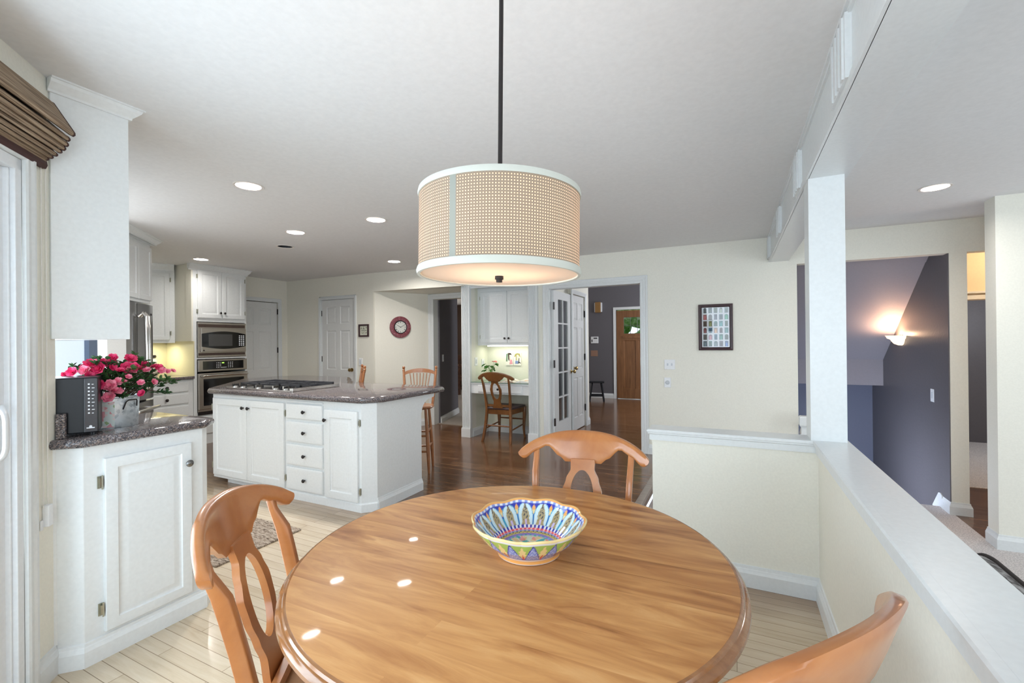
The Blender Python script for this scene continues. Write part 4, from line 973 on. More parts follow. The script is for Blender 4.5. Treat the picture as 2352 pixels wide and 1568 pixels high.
# ------------------------------------------------------------------ napoleon style chairs
def lerp(a, b, t): return a+(b-a)*t
def backy(z):        # lean of the back above the seat, sweep of the rear leg below
    if z >= .45: t = (z-.45)/.45; return -.10*(.6*t+.4*t*t)
    t = (.45-z)/.45; return -.075*t*t
def make_chair(name, label, mat, seatmat, legmat=None):
    legmat = legmat or mat
    c = thing(name, label, 'chair')
    # crest rail
    mb = MB(); R = []; n = 44
    def zu(x):
        u = min(1, abs(x)/.272); return .864+.088*(1-u**2.3)**.75
    def zl(x):
        a = abs(x)
        if a > .245: return .864-.026*math.sqrt(max(0, 1-((a-.245)/.027)**2))
        pts = [(0, .825), (.078, .825), (.10, .845), (.155, .888), (.20, .868), (.245, .838)]
        for (p, q), (r, s) in zip(pts, pts[1:]):
            if a <= r: t = (a-p)/(r-p); t = t*t*(3-2*t) if q != s else t; return lerp(q, s, t)
        return .838
    def yc(x, z): return backy(z)-.046+.064*(x/.27)**2
    th = .027
    for i in range(n+1):
        x = -.272*math.cos(PI*i/n); a_, b_ = zl(x), max(zu(x), zl(x)+.0015)
        zs = [lerp(a_, b_, t) for t in (0, .1, .35, .65, .9, 1)]
        fy = [.7, 1, 1, 1, 1, .6]
        ring = [(x, yc(x, z)+th/2*f, z) for z, f in zip(zs, fy)]+[(x, yc(x, z)-th/2*f, z) for z, f in zip(zs[::-1], fy[::-1])]
        R.append(ring)
    mb.loft(R); mb.build('crest_rail', mat, c, smooth=55)
    # splat with oval hole
    mb = MB()
    def w(z):
        pts = [(.455, .075), (.50, .058), (.55, .050), (.60, .064), (.66, .080), (.71, .083), (.76, .068), (.80, .050), (.84, .052)]
        for (p, q), (r, s) in zip(pts, pts[1:]):
            if z <= r: t = (z-p)/(r-p); t = t*t*(3-2*t); return lerp(q, s, t)
        return .05
    def h(z):
        t = (z-.69)/.108
        return .050*math.sqrt(max(0, 1-t*t)) if abs(t) < 1 else 0
    zs = sorted([.458+.382*i/40 for i in range(41)]+[.582, .5835, .587, .7935, .7965, .798])
    for sgn in (-1, 1):
        R = []
        for z in zs:
            y = backy(z)-.018-.015*((z-.46)/.38); a_, b_ = h(z), w(z)
            R.append([(sgn*a_, y-.009, z), (sgn*b_, y-.009, z), (sgn*b_, y+.009, z), (sgn*a_, y+.009, z)])
        mb.loft(R)
    mb.build('splat', mat, c, smooth=35)
    # rear posts running down into the rear legs
    for sgn in (-1, 1):
        R = []
        for z in [0, .06, .12, .2, .3, .4, .45, .5, .58, .66, .74, .79, .845, .878]:
            x = .178+.032*(max(0, (.45-z))/.45)**1.3+.022*max(0, (z-.45))/.4; wd = .0120 if z > .5 else .015; dp = .0185 if z > .5 else .021
            if z < .1: wd, dp = .015, .016
            y = backy(z)
            if z > .82: y -= .012; dp = .010
            R.append([(sgn*x-wd, y-dp, z), (sgn*x+wd, y-dp, z), (sgn*x+wd, y+dp, z), (sgn*x-wd, y+dp, z)])
        mb = MB(); mb.loft(R); mb.build('leg', legmat, c, smooth=True, bevel=.003)
        R = []
        for z, w_, dx in ((0, .014, .006), (.05, .013, .0), (.12, .015, -.004), (.22, .018, -.002), (.32, .021, .004), (.44, .021, .004)):
            x, y = .198+dx, .395+dx
            R.append([(sgn*x-w_, y-w_, z), (sgn*x+w_, y-w_, z), (sgn*x+w_, y+w_, z), (sgn*x-w_, y+w_, z)])
        mb = MB(); mb.loft(R); mb.build('leg', legmat, c, smooth=True, bevel=.005)
    mb = MB(); mb.prism([(-.165, .0), (.165, .0), (.165, .018), (-.165, .018)], .37, .44)
    mb.prism([(-.185, .40), (.185, .40), (.185, .418), (-.185, .418)], .37, .44)
    for s in (-1, 1): mb.prism([(s*.182, .01), (s*.205, .41), (s*.187, .41), (s*.164, .01)], .37, .44)
    mb.build('seat_frame', mat, c, bevel=.002)
    mb = MB(); o = [(-.19, -.018), (.19, -.018), (.20, .05), (.222, .36), (.21, .42), (.16, .445), (0, .452), (-.16, .445), (-.21, .42), (-.222, .36), (-.20, .05)]
    R = [[(x*k, .21+(y-.21)*k, z) for x, y in o] for k, z in ((.96, .437), (1, .446), (1, .455), (.97, .463), (.8, .462), (.4, .457))]
    mb.loft(R); mb.build('seat', seatmat, c, smooth=50)
    for p, q in (((-.20, -.03, .17), (-.20, .395, .2)), ((.20, -.03, .17), (.20, .395, .2)), ((-.195, -.025, .22), (.195, -.025, .22)), ((-.20, .395, .26), (.20, .395, .26)), ((-.155, .01, .49), (.155, .01, .49))):
        mb = MB(); p, q = Vector(p), Vector(q); m_ = (p+q)/2
        if p.z > .45: mb.prism([(-.162, -.012), (.162, -.012), (.162, .008), (-.162, .008)], .475, .505)
        else: mb.tube([p, lerp(p, q, .2), m_, lerp(p, q, .8), q], [.008, .010, .0115, .010, .008], 10)
        mb.build('stretcher' if p.z < .45 else 'lower_rail', mat, c, smooth=40)
    return c
ch = make_chair('dining_chair', 'honey maple chair tucked in at the left of the round table, oval hole splat', M['chair'], M['chairpale'])
ch.location = (-1.065, .805, 0); ch.rotation_euler.z = -.95
c2 = copy_tree(ch); c2.location = (-.568, 1.755, 0); c2.rotation_euler.z = 3.27
c2['label'] = 'pale lit maple chair at the far side of the round table, before the half wall'
c3 = copy_tree(ch); c3.location = (.03, .86, 0); c3.rotation_euler.z = .95
c3['label'] = 'maple chair back cropped at the lower right edge of the view'
for o in (ch, c2, c3): o['group'] = 'maple chairs round the table'
dk = make_chair('desk_chair', 'walnut stained chair with oval hole splat at the alcove desk', M['deskchair'], M['seatdark'])
dk.location = (-2.858, 5.403, 0); dk.rotation_euler.z = .0

# ------------------------------------------------------------------ painted bowl
def bowl():
    NA, NS = 420, 120; me = bpy.data.meshes.new('painted_bowl')
    # profile: outside foot -> rim -> inside centre, param 0..1
    P = [(0, .006), (.070, .006), (.082, 0), (.090, .001), (.091, .012), (.105, .024), (.130, .046), (.150, .072), (.160, .086), (.163, .092), (.160, .096), (.152, .090), (.143, .074), (.122, .047), (.098, .026), (.085, .018), (.05, .014), (0, .012)]
    L = [0]
    for a, b in zip(P, P[1:]): L.append(L[-1]+math.hypot(b[0]-a[0], b[1]-a[1]))
    def at(s):
        d = s*L[-1]
        for i in range(len(P)-1):
            if d <= L[i+1]+1e-9: t = (d-L[i])/(L[i+1]-L[i]); return lerp(P[i][0], P[i+1][0], t), lerp(P[i][1], P[i+1][1], t), i
        return P[-1][0], P[-1][1], len(P)-2
    V, F, colr = [], [], []
    white = (.80, .83, .88); blue = (.02, .03, .40); lblue = (.22, .32, .72); pale = (.62, .80, .86); tan = (.42, .34, .18); org = (.86, .42, .12); yel = (.84, .66, .30); red = (.75, .05, .08); blk = (.02, .03, .06); grn = (.36, .55, .12); teal = (.05, .35, .33)
    n = 16
    for j in range(NS+1):
        r, z, seg = at(j/NS)
        for i in range(NA):
            a = 2*PI*i/NA; lobes = 10
            k = max(0, (r-.085)/.078); rr = r*(1+.022*k*k*(abs(math.cos(lobes*a/2))*2-1.2)); zz = z+.0022*k*k*math.cos(lobes*a)
            V.append((rr*math.cos(a), rr*math.sin(a), zz))
            u = (a*n/(2*PI)) % 1; x = abs(u-.5)*2  # 0 centre of motif, 1 between
            sgnx = (u-.5)*2; c = white
            if seg <= 8:   # outside
                t = max(0, min(1, (z-.018)/.064))
                if r < .092 and z < .013: c = org if z > .002 and r > .086 else white
                if z >= .013:
                    if z < .022: c = white
                    elif z < .024: c = blue
                    elif z > .084: c = white if z < .088 else yel
                    elif abs(x-(1-t)) < .05: c = blue
                    elif x < 1-t: c = lblue if (int(t*14+math.sin(a*60)) % 3) else (.45, .55, .85)
                    else:
                        xx = 1-x; c = grn
                        if abs(xx) < .34*math.sin(PI*min(1, max(0, t*1.05)))*(1+.25*math.sin(t*30)) and t < .92: c = yel
                        if abs(xx) < .10*math.sin(PI*min(1, t*2)) and t < .5: c = red
            elif seg <= 10: c = yel if seg == 9 else org
            else:          # inside, t: 1 at rim, 0 at well
                t = (z-.026)/(.090-.026)
                if z > .090: c = org
                elif t > .93: c = white if (int(a*150) % 2) else lblue
                elif t > .10:
                    q = (t-.10)/.83
                    ow = .93*math.sqrt(max(0, 1-max(0, (q-.2)/.77)**2.4)) if q < .97 else 0
                    if abs(x-ow) < .045 and q < .97: c = (.05, .35, .55)
                    elif x < ow:
                        c = pale
                        if x < .66*(1-q)**.8*(1-.15*math.sin(q*9)): c = tan
                        if x < .13 and q < .22: c = (.6, .5, .8)
                        if .28 < q < .78 and abs(sgnx-.30*math.sin(q*34)*(1.15-q)) < .06: c = blk
                        if abs(x) < .035 and q > .75 and q < .93: c = blk
                        if abs(x-.36*(1-q)) < .03 and int(q*22) % 4 == 0: c = blk
                    else:
                        c = blue
                        if x > 1-.22*math.sin(PI*max(0, min(1, (q-.45)/.5))): c = org if abs(q-.6) > .07 else yel
                elif t > .02: c = white if (int(a*150) % 2) else blue
                elif seg <= 13 or z > .0225: c = (.85, .08, .10) if math.sin(a*46) > -.25 or abs(z-.0245) > .0016 else (.95, .5, .45)
                elif z > .0205: c = lblue if z > .0215 else (blk if math.sin(a*60) > .2 else (.62, .50, .14))
                elif z > .0175: c = blk if math.sin(a*44)*math.cos(r*900) > .15 else (.60, .46, .12)
                elif z > .0165: c = (.22, .14, .55)
                elif z > .0158: c = teal if math.sin(a*32) > 0 else (.30, .25, .65)
                else:
                    v_ = noise.noise(Vector((rr*math.cos(a)*45, rr*math.sin(a)*45, 3))); c = (.72, .55, .25) if v_ > .12 else (teal if v_ < -.15 else (.62, .68, .5)); 
                    if noise.noise(Vector((rr*math.cos(a)*60, rr*math.sin(a)*60, 9))) > .3: c = (.75, .25, .2)
            colr.append((*c, 1))
    for j in range(NS):
        for i in range(NA):
            i2 = (i+1) % NA; F.append((j*NA+i, j*NA+i2, (j+1)*NA+i2, (j+1)*NA+i))
    me.from_pydata(V, [], F); at_ = me.color_attributes.new('paint', 'FLOAT_COLOR', 'POINT')
    flat = [x for c in colr for x in c]; at_.data.foreach_set('color', flat)
    m, nt, b = new_mat('painted_majolica'); an = N(nt, 'ShaderNodeAttribute', attribute_name='paint'); nt.links.new(an.outputs['Color'], b.inputs['Base Color']); setin(b, {'Roughness': .12, 'Coat Weight': .5})
    me.materials.append(m); me.polygons.foreach_set('use_smooth', [True]*len(me.polygons))
    o = bpy.data.objects.new('painted_bowl', me); COL.objects.link(o); return o
bw_ = bowl(); bw_.location = (-.530, 1.178, .7455); bw_.rotation_euler.z = .3
tag(bw_, 'scalloped ceramic bowl painted blue, green and orange on the round table', 'bowl')

# ------------------------------------------------------------------ drum pendant
pd = thing('drum_pendant_lamp', 'woven drum pendant lamp with white bands hanging over the round table', 'pendant lamp', (-.588, 1.157, 2.435))
pd.rotation_euler = Vector((0, 1, 0)).rotation_difference(Vector((0, 1, 0))).to_euler()
pd.rotation_euler = (Matrix.Rotation(math.radians(1.0), 4, Vector((-.44, .898, 0)))).to_euler()
zt, zb, SR = -.672, -.906, .2275
mb = MB(); mb.lathe([(.0065, -.01), (.0065, zt-.02)], 16); mb.lathe([(0, 0), (.065, 0), (.065, -.012), (.02, -.03), (0, -.03)], 28); mb.build('stem', M['bronze'], pd, smooth=40)
def weave_mat():
    m = bpy.data.materials.new('woven_shade'); m.use_nodes = True; nt = m.node_tree; nt.nodes.clear()
    out = N(nt, 'ShaderNodeOutputMaterial'); tc = N(nt, 'ShaderNodeTexCoord'); sx = N(nt, 'ShaderNodeSeparateXYZ'); nt.links.new(tc.outputs['Object'], sx.inputs[0])
    at = N(nt, 'ShaderNodeMath', operation='ARCTAN2'); nt.links.new(sx.outputs[1], at.inputs[0]); nt.links.new(sx.outputs[0], at.inputs[1])
    def mul(x, k, op='MULTIPLY'):
        n = N(nt, 'ShaderNodeMath', operation=op); nt.links.new(x, n.inputs[0]); 
        if isinstance(k, (int, float)): n.inputs[1].default_value = k
        else: nt.links.new(k, n.inputs[1])
        return n.outputs[0]
    sa = mul(mul(at.outputs[0], 192/2), 0, 'ADD'); sz = mul(sx.outputs[2], PI/.0075)
    s1 = N(nt, 'ShaderNodeMath', operation='SINE'); nt.links.new(sa, s1.inputs[0]); s2 = N(nt, 'ShaderNodeMath', operation='SINE'); nt.links.new(sz, s2.inputs[0])
    q1 = mul(s1.outputs[0], s1.outputs[0]); q2 = mul(s2.outputs[0], s2.outputs[0]); hole = mul(q1, q2)
    # seam strip of denser cloth
    sd = mul(at.outputs[0], 1.616, 'ADD'); ab = N(nt, 'ShaderNodeMath', operation='ABSOLUTE'); nt.links.new(sd, ab.inputs[0]); seam = mul(ab.outputs[0], .040, 'LESS_THAN')
    hc = mul(hole, .44, 'GREATER_THAN'); inv = N(nt, 'ShaderNodeMath', operation='SUBTRACT'); inv.inputs[0].default_value = 1; nt.links.new(seam, inv.inputs[1]); hc2 = mul(hc, inv.outputs[0])
    col = ramp(nt, hole, [(.0, (.34, .31, .26)), (.22, (.16, .13, .10)), (.42, (.42, .22, .10))])
    mxs = N(nt, 'ShaderNodeMix', data_type='RGBA'); nt.links.new(seam, mxs.inputs[0]); nt.links.new(col, mxs.inputs[6]); mxs.inputs[7].default_value = (.30, .34, .32, 1)
    mh = N(nt, 'ShaderNodeMix', data_type='RGBA'); nt.links.new(hc2, mh.inputs[0]); nt.links.new(mxs.outputs[2], mh.inputs[6]); mh.inputs[7].default_value = (.90, .78, .68, 1)
    df = N(nt, 'ShaderNodeBsdfDiffuse'); tr = N(nt, 'ShaderNodeBsdfTranslucent'); nt.links.new(mh.outputs[2], df.inputs[0]); nt.links.new(mh.outputs[2], tr.inputs[0])
    ms = N(nt, 'ShaderNodeMixShader'); f = ramp(nt, hc2, [(0, (.22, .22, .22)), (1, (.75, .75, .75))]); f2 = mul(f, 1); nt.links.new(f2, ms.inputs[0]); nt.links.new(df.outputs[0], ms.inputs[1]); nt.links.new(tr.outputs[0], ms.inputs[2]); nt.links.new(ms.outputs[0], out.inputs[0])
    return m
def trans(name, col, f=.4):
    m = bpy.data.materials.new(name); m.use_nodes = True; nt = m.node_tree; nt.nodes.clear(); out = N(nt, 'ShaderNodeOutputMaterial')
    df = N(nt, 'ShaderNodeBsdfDiffuse'); tr = N(nt, 'ShaderNodeBsdfTranslucent'); df.inputs[0].default_value = tr.inputs[0].default_value = (*col, 1)
    ms = N(nt, 'ShaderNodeMixShader'); ms.inputs[0].default_value = f; nt.links.new(df.outputs[0], ms.inputs[1]); nt.links.new(tr.outputs[0], ms.inputs[2]); nt.links.new(ms.outputs[0], out.inputs[0]); return m
mb = MB(); mb.lathe([(SR, zb+.012), (SR, zt-.010)], 128, caps=False); sh = mb.build('lamp_shade', weave_mat(), pd, smooth=True)
for z0, z1, g in ((zt-.016, zt, .004), (zb, zb+.019, .006)):
    mb = MB(); mb.lathe([(SR-.004, z0), (SR+g*.6, z0), (SR+g, (z0+z1)/2), (SR+g*.5, z1), (SR-.004, z1), (SR-.004, z0)], 96, caps=False); mb.build('shade_band', trans('cream_shade_band', (.60, .61, .55), .05), pd, smooth=True)
mb = MB(); mb.lathe([(SR-.006, zb+.004), (SR-.012, zb+.006), (.1, zb+.003), (0, zb+.001)], 64, caps=False); mb.build('diffuser', trans('frosted_diffuser', (.74, .66, .58), .5), pd, smooth=True)
mb = MB(); mb.lathe([(0, zb-.016), (.009, zb-.016), (.009, zb-.008), (.0125, zb-.008), (.0125, zb+.002), (0, zb+.002)], 20); mb.build('finial', M['bronze'], pd, smooth=40)
mb = MB()
for k in range(3): a = 2*PI*k/3; mb.tube([(0, 0, zt-.015), (SR*math.cos(a), SR*math.sin(a), zt-.006)], .002, 6)
mb.build('spider', M['bronze'], pd)
for k in range(3):
    a = 2*PI*k/3+.5; l = bpy.data.lights.new('bulb', 'POINT'); l.energy = .8; l.color = (1, .66, .42); l.shadow_soft_size = .03
    o = bpy.data.objects.new('bulb', l); COL.objects.link(o); o.parent = pd; o.location = (.08*math.cos(a), .08*math.sin(a), (zt+zb)/2)

# ------------------------------------------------------------------ recessed downlights
names = ['nearest lit recessed ceiling light, biggest one over the kitchen side', 'lit recessed light beside the dark ceiling opening', 'lit recessed light just left of the drum pendant', 'lit recessed light over the oven tower', 'small far recessed light near the far kitchen wall', 'unlit dark round opening in the kitchen ceiling', 'lit recessed light in the ceiling right of the post']
M['lamp'] = paint('lamp_glow', (.9, .85, .8), .5, emit=((1, .80, .66), 6))
M['baffle'] = paint('white_baffle', (.85, .80, .76), .4)
ndl = 0
for (x, y, on), nm in zip(DL, names):
    t = thing('recessed_ceiling_light', nm, 'ceiling light', (x, y, H), group=None)
    mb = MB(); mb.lathe([(.0765, .003), (.094, -.001), (.094, -.005), (.078, -.004), (.0755, .0)], 40, caps=False); mb.build('trim_ring', M['baffle'] if on else M['baffle'], t, smooth=30)
    mb = MB(); mb.lathe([(.0765, .0), (.070, .045), (.062, .07), (.0, .07)], 36, caps=False); mb.build('housing', M['baffle'] if on else M['black'], t, smooth=40)
    mb = MB(); mb.lathe([(0, .030), (.030, .032), (.050, .042), (.055, .06), (0, .068)], 32); mb.build('lamp_bulb', M['lamp'] if on else M['black'], t, smooth=True)
    if on:
        l = bpy.data.lights.new('downlight_beam', 'AREA'); l.shape = 'DISK'; l.size = .145; l.energy = on; l.color = (1, .95, .90)
        o = bpy.data.objects.new('downlight_beam', l); COL.objects.link(o); o.parent = t; o.location = (0, 0, .022)

# ------------------------------------------------------------------ desk alcove
ds = thing('built_in_desk', 'white built in desk with a glass topped surface in the alcove', 'desk', (-3.37, 5.525, 0))
AL = .92
mb = MB(); mb.box(0, AL, .0, .50, .755, .778); mb.box(0, AL, .012, .03, .625, .755); mb.box(0, .02, .02, .5, .625, .755); mb.box(AL-.02, AL, .02, .5, .625, .755); mb.build('desk_body', M['cab'], ds, bevel=.002)
mb = MB(); mb.box(0, AL, -.008, .50, .778, .786); mb.build('glass_top', paint('green_edge_glass', (.22, .34, .28), .05), ds)
o = drawer(ds, .12, .80, .645, .745, t=.016, k=False); o.location.y = .012; knob(o, .445, .695, -.016)
hc = thing('alcove_wall_cabinet', 'white two door wall cabinet over the alcove desk', 'cabinet', (-3.37, 5.745, 0))
mb = MB(); mb.box(0, AL, .0, .285, 1.30, 2.14); mb.box(0, AL, -.004, .0, 1.30, 1.325); mb.build('body', M['cab'], hc)
rdoor(hc, .05, .485, 1.335, 2.075, .455, 1.40, .045, fr=.06); rdoor(hc, .49, .905, 1.335, 2.075, .52, 1.40, None, fr=.06)
mb = MB(); mb.box(.1, .8, .10, .16, 1.285, 1.299); mb.build('under_cabinet_lamp', paint('lamp_strip', (.9, .9, .8), .5, emit=((1, .96, .80), 3)), hc)
l = bpy.data.lights.new('alcove_lamp', 'AREA'); l.shape = 'RECTANGLE'; l.size = .7; l.size_y = .05; l.energy = 1.25; l.color = (1, .97, .86)
o = bpy.data.objects.new('alcove_lamp', l); COL.objects.link(o); o.parent = hc; o.location = (.45, .13, 1.28)
# anthurium
an = thing('potted_anthurium', 'small anthurium with one coral flower on the alcove desk', 'potted plant', (-3.15, 5.74, .786))
mb = MB(); mb.lathe([(0, 0), (.038, 0), (.052, .085), (.054, .09), (.048, .09), (.0, .08)], 24); mb.build('pot', paint('grey_green_pot', (.30, .38, .38), .3), an, smooth=40)
mb = MB(); st = MB(); r = random.Random(4); rnd = r
for i in range(13):
    a = r.uniform(0, 2*PI); R_ = r.uniform(.03, .11); e = Vector((R_*math.cos(a), R_*math.sin(a)*.6, r.uniform(.15, .27))); st.tube([(0, 0, .08), (e.x*.4, e.y*.4, e.z*.7), e], [.0022, .002, .0016], 5)
    leaf(mb, e, Vector((math.cos(a), math.sin(a), -.35)), r.uniform(.06, .09), r.uniform(.022, .032), .25)
mb.build('leaves', leafy('anthurium_leaf', [(.02, .09, .01), (.05, .18, .02), (.10, .28, .05)]), an, recalc=False); 
st.tube([(0, 0, .08), (.03, -.01, .2), (.055, -.02, .285)], [.002, .002, .0016], 5); st.build('stems', leafy('green_stem', [(.1, .2, .05)]*3), an, smooth=True)
mb = MB(); leaf(mb, Vector((.03, -.02, .285)), Vector((1, -.2, .1)), .085, .03, .3); leaf(mb, Vector((.03, -.03, .28)), Vector((1, -.4, .3)), .07, .026, .3); mb.build('flower', petal_mat('coral_spathe', (.75, .12, .08), (.85, .25, .2), (.9, .45, .38)), an, recalc=False)
# open magazine
bk = thing('open_magazine', 'open magazine lying on the alcove desk', 'magazine', (-2.72, 5.70, .7865), .12)
mb = MB()
for s in (-1, 1):
    R = []
    for k in range(9): t = k/8; x = s*.24*t; z = .004+.030*math.sin(PI*min(1, t*1.0))*(1-t*.4); R.append([(x, -.15, .001), (x, -.15, z), (x, .15, z+.012*math.sin(PI*t)), (x, .15, .001)])
    mb.loft(R)
def magm():
    m, nt, b = new_mat('magazine_page'); n1 = N(nt, 'ShaderNodeTexNoise'); setin(n1, {'Scale': 9, 'Detail': 2}); nt.links.new(coords(nt), n1.inputs['Vector'])
    nt.links.new(ramp(nt, n1.outputs[0], [(.38, (.35, .25, .2)), (.45, (.78, .70, .58)), (.52, (.85, .84, .80)), (.66, (.82, .8, .78)), (.72, (.8, .45, .25))]), b.inputs['Base Color']); setin(b, {'Roughness': .4}); return m
mb.build('pages', magm(), bk, smooth=50)
# two small pictures over the desk
cols_ = dict(hair=(.07, .045, .03), green=(.10, .20, .12), pink=(.75, .33, .38), blue=(.20, .28, .50), skin=(.80, .68, .52), olive=(.35, .33, .10), black=(.02, .02, .03), pale=(.84, .83, .74))
PMAT = {k: paint('print_'+k, v, .6) for k, v in cols_.items()}
def picture(name, label, x, z, w, h, shapes, y=6.028):
    t = thing(name, label, 'picture', (x, y, z)); mb = MB(); mb.box(0, w, -.012, 0, 0, h); mb.build('canvas', PMAT['pale'], t)
    mb = MB(); mats = list(PMAT.values()); keys = list(PMAT)
    for i, (k, poly) in enumerate(shapes):
        mb.cur = keys.index(k); b = mb.av([(px*w, -.0125-.0001*i, pz*h) for px, pz in poly]); mb.af(range(b, b+len(poly)))
    mb.build('artwork', mats, t, recalc=False); return t
picture('picture', 'left small picture of a figure with a pink skirt over the desk', -3.055, 1.003, .122, .184,
        [('green', [(.05, .3), (.25, .3), (.3, .95), (.1, .9)]), ('hair', [(.3, .98), (.35, .45), (.45, .4), (.5, .8), (.75, .95), (.8, .8), (.65, .98)]), ('skin', [(.5, .45), (.75, .45), (.7, .8), (.52, .78)]), ('black', [(.42, .35), (.52, .35), (.5, .8), (.44, .8)]), ('pink', [(.5, .08), (.95, .1), (.85, .45), (.6, .45)])])
picture('picture', 'right small picture of a figure with a blue bag over the desk', -2.925, 1.003, .122, .184,
        [('olive', [(.1, .7), (.2, .9), (.5, .98), (.85, .93), (.95, .6), (.8, .7), (.6, .85), (.35, .8), (.2, .65)]), ('olive', [(.3, .4), (.42, .4), (.42, .85), (.3, .8)]), ('skin', [(.45, .4), (.75, .45), (.72, .8), (.5, .8)]), ('blue', [(.2, .12), (.6, .12), (.62, .35), (.25, .38)]), ('black', [(.6, .14), (.72, .14), (.78, .6), (.7, .58)]), ('black', [(.75, .3), (.95, .2), (.93, .15), (.74, .2)])])

def plate(name, label, frame_mat, w, h, kind='rocker', mat=None):
    t = thing(name, label, 'light switch' if kind != 'outlet' else 'outlet'); t.matrix_world = frame_mat; t.location = frame_mat.to_translation(); t.rotation_euler = frame_mat.to_euler()
    mb = MB(); mb.box(-w/2, w/2, -.007, 0, -h/2, h/2); mb.build('cover_plate', mat or M['plate'], t, bevel=.003)
    mb = MB(); n = max(1, round(w/.062))
    for i in range(n):
        cx_ = (i-(n-1)/2)*.046
        if kind == 'toggle': mb.box(cx_-.006, cx_+.006, -.018, -.006, -.004, .012); mb.box(cx_-.008, cx_+.008, -.0085, -.006, -.014, .014)
        elif kind == 'dial': mb.lathe([(.0, .007), (.024, .007), (.022, .014), (.014, .022), (0, .022)], 24, (cx_, 0, 0), '-y')
        else: mb.box(cx_-.014, cx_+.014, -.010, -.006, -.03, .03)
    mb.build('control', paint('switch_part', (.62, .66, .70), .4) if mat is None else mat, t, smooth=40); return t
def FM(x, y, z, deg=0): return Matrix.Translation((x, y, z)) @ Matrix.Rotation(math.radians(deg), 4, 'Z')
plate('light_switch', 'white double switch plate below the framed grid picture, upper one', FM(-.672, 5.55, 1.065), .118, .115, 'toggle')
plate('light_switch', 'white dial dimmer plate under the double switch', FM(-.698, 5.55, .855), .075, .115, 'dial')
plate('light_switch', 'white switch plate on the far wall by the door with brass knob', FM(-5.256, 5.33, 1.06), .072, .115)
plate('light_switch', 'white switch on the dark grey wall inside the passage', FM(-4.447, 6.395, 1.087, 107), .075, .12)
plate('light_switch', 'white rocker switch on the dark grey stair wall', FM(1.797, 5.95, .766, -90), .09, .13)
plate('light_switch', 'white switch on the left side of the desk alcove', FM(-3.37, 5.68, 1.068, 90), .075, .12)
plate('wall_outlet', 'white outlet plate behind the anthurium in the alcove', FM(-3.37, 5.88, 1.04, 90), .075, .12, 'outlet')

# ------------------------------------------------------------------ framed grid of colourful doors
pc = thing('framed_print', 'dark framed print with a grid of small colourful doors', 'picture', (-.355, 5.548, 1.231))
w, h = .35, .514
mb = MB(); mb.sweep([(0, 0, 0), (0, 0, h), (w, 0, h), (w, 0, 0)], (0, -1, 0), [(0, 0), (0, .022), (-.006, .026), (-.026, .022), (-.034, .012), (-.034, 0)], closed=True); mb.build('picture_frame', M['frame'], pc)
mb = MB(); mb.box(.028, w-.028, -.008, 0, .028, h-.028); pr2 = mb.build('print_sheet', M['white_flat'], pc)
rowsC = [['404f63', '174844', '7f9a78', 'a8b3a0', '9ab5a8'], ['a8282d', '3c3a2a', '4a4a5c', '4f6a70', '20a070'], ['5b4330', '8f9a60', '2f7a66', '2f9a98', '6f8a66'], ['7a2530', '4a90b0', 'd0a070', '7a5a50', '3f8f86'], ['4a3a34', 'b06a7a', '2a80a0', '2f9078', '6a8060'], ['4a6472', '208060', '5f7a78', '6a5a64', '2f6ab0']]
rr_ = random.Random(3); doorM = {}
mb = MB(); mats = []
def hexc(s): return tuple((int(s[i:i+2], 16)/255)**2.2 for i in (0, 2, 4))
for r_i, row in enumerate(rowsC):
    for c_i, hx_ in enumerate(row):
        cxx = .028+.047*0+ .040+c_i*.0545; czz = h-.028-.040-r_i*.0745+.0; ww = .019 if (r_i+c_i) % 3 else .016; hh = .030
        mats.append(paint('door_print_%s' % hx_, tuple(v*.6 for v in hexc(hx_)), .5)); mb.cur = len(mats)-1
        if (r_i*5+c_i) % 3 == 0: poly = [(cxx-ww, czz-hh), (cxx+ww, czz-hh), (cxx+ww, czz+hh*.4)]+[(cxx+ww*math.cos(a), czz+hh*.4+hh*.6*math.sin(a)) for a in (.5, 1.0, PI/2, PI-1, PI-.5)]+[(cxx-ww, czz+hh*.4)]
        else: poly = [(cxx-ww, czz-hh), (cxx+ww, czz-hh), (cxx+ww, czz+hh), (cxx-ww, czz+hh)]
        b_ = mb.av([(x, -.0085, z) for x, z in poly]); mb.af(range(b_, b_+len(poly)))
        mats.append(paint('door_detail_%s' % hx_, tuple(min(.8, v*1.2+.03) if (r_i+c_i) % 2 else v*.3 for v in hexc(hx_)), .5)); mb.cur = len(mats)-1
        b_ = mb.av([(x, -.009, z) for x, z in ((cxx-ww*.5, czz-hh), (cxx+ww*.5, czz-hh), (cxx+ww*.5, czz+hh*.35), (cxx-ww*.5, czz+hh*.35))]); mb.af(range(b_, b_+4))
mb.build('artwork', mats, pr2, recalc=False)
mb = MB(); mb.box(.03, w-.03, -.012, -.0105, .03, h-.03)
gm, nt_, b_g = new_mat('picture_glass'); nt_.nodes.clear(); o_ = N(nt_, 'ShaderNodeOutputMaterial'); tr_ = N(nt_, 'ShaderNodeBsdfTransparent'); gl_ = N(nt_, 'ShaderNodeBsdfGlossy'); gl_.inputs['Roughness'].default_value = .02
fz = N(nt_, 'ShaderNodeFresnel'); fz.inputs[0].default_value = 1.45; mx_ = N(nt_, 'ShaderNodeMixShader'); nt_.links.new(fz.outputs[0], mx_.inputs[0]); nt_.links.new(tr_.outputs[0], mx_.inputs[1]); nt_.links.new(gl_.outputs[0], mx_.inputs[2]); nt_.links.new(mx_.outputs[0], o_.inputs[0])
mb.build('glass', gm, pc)

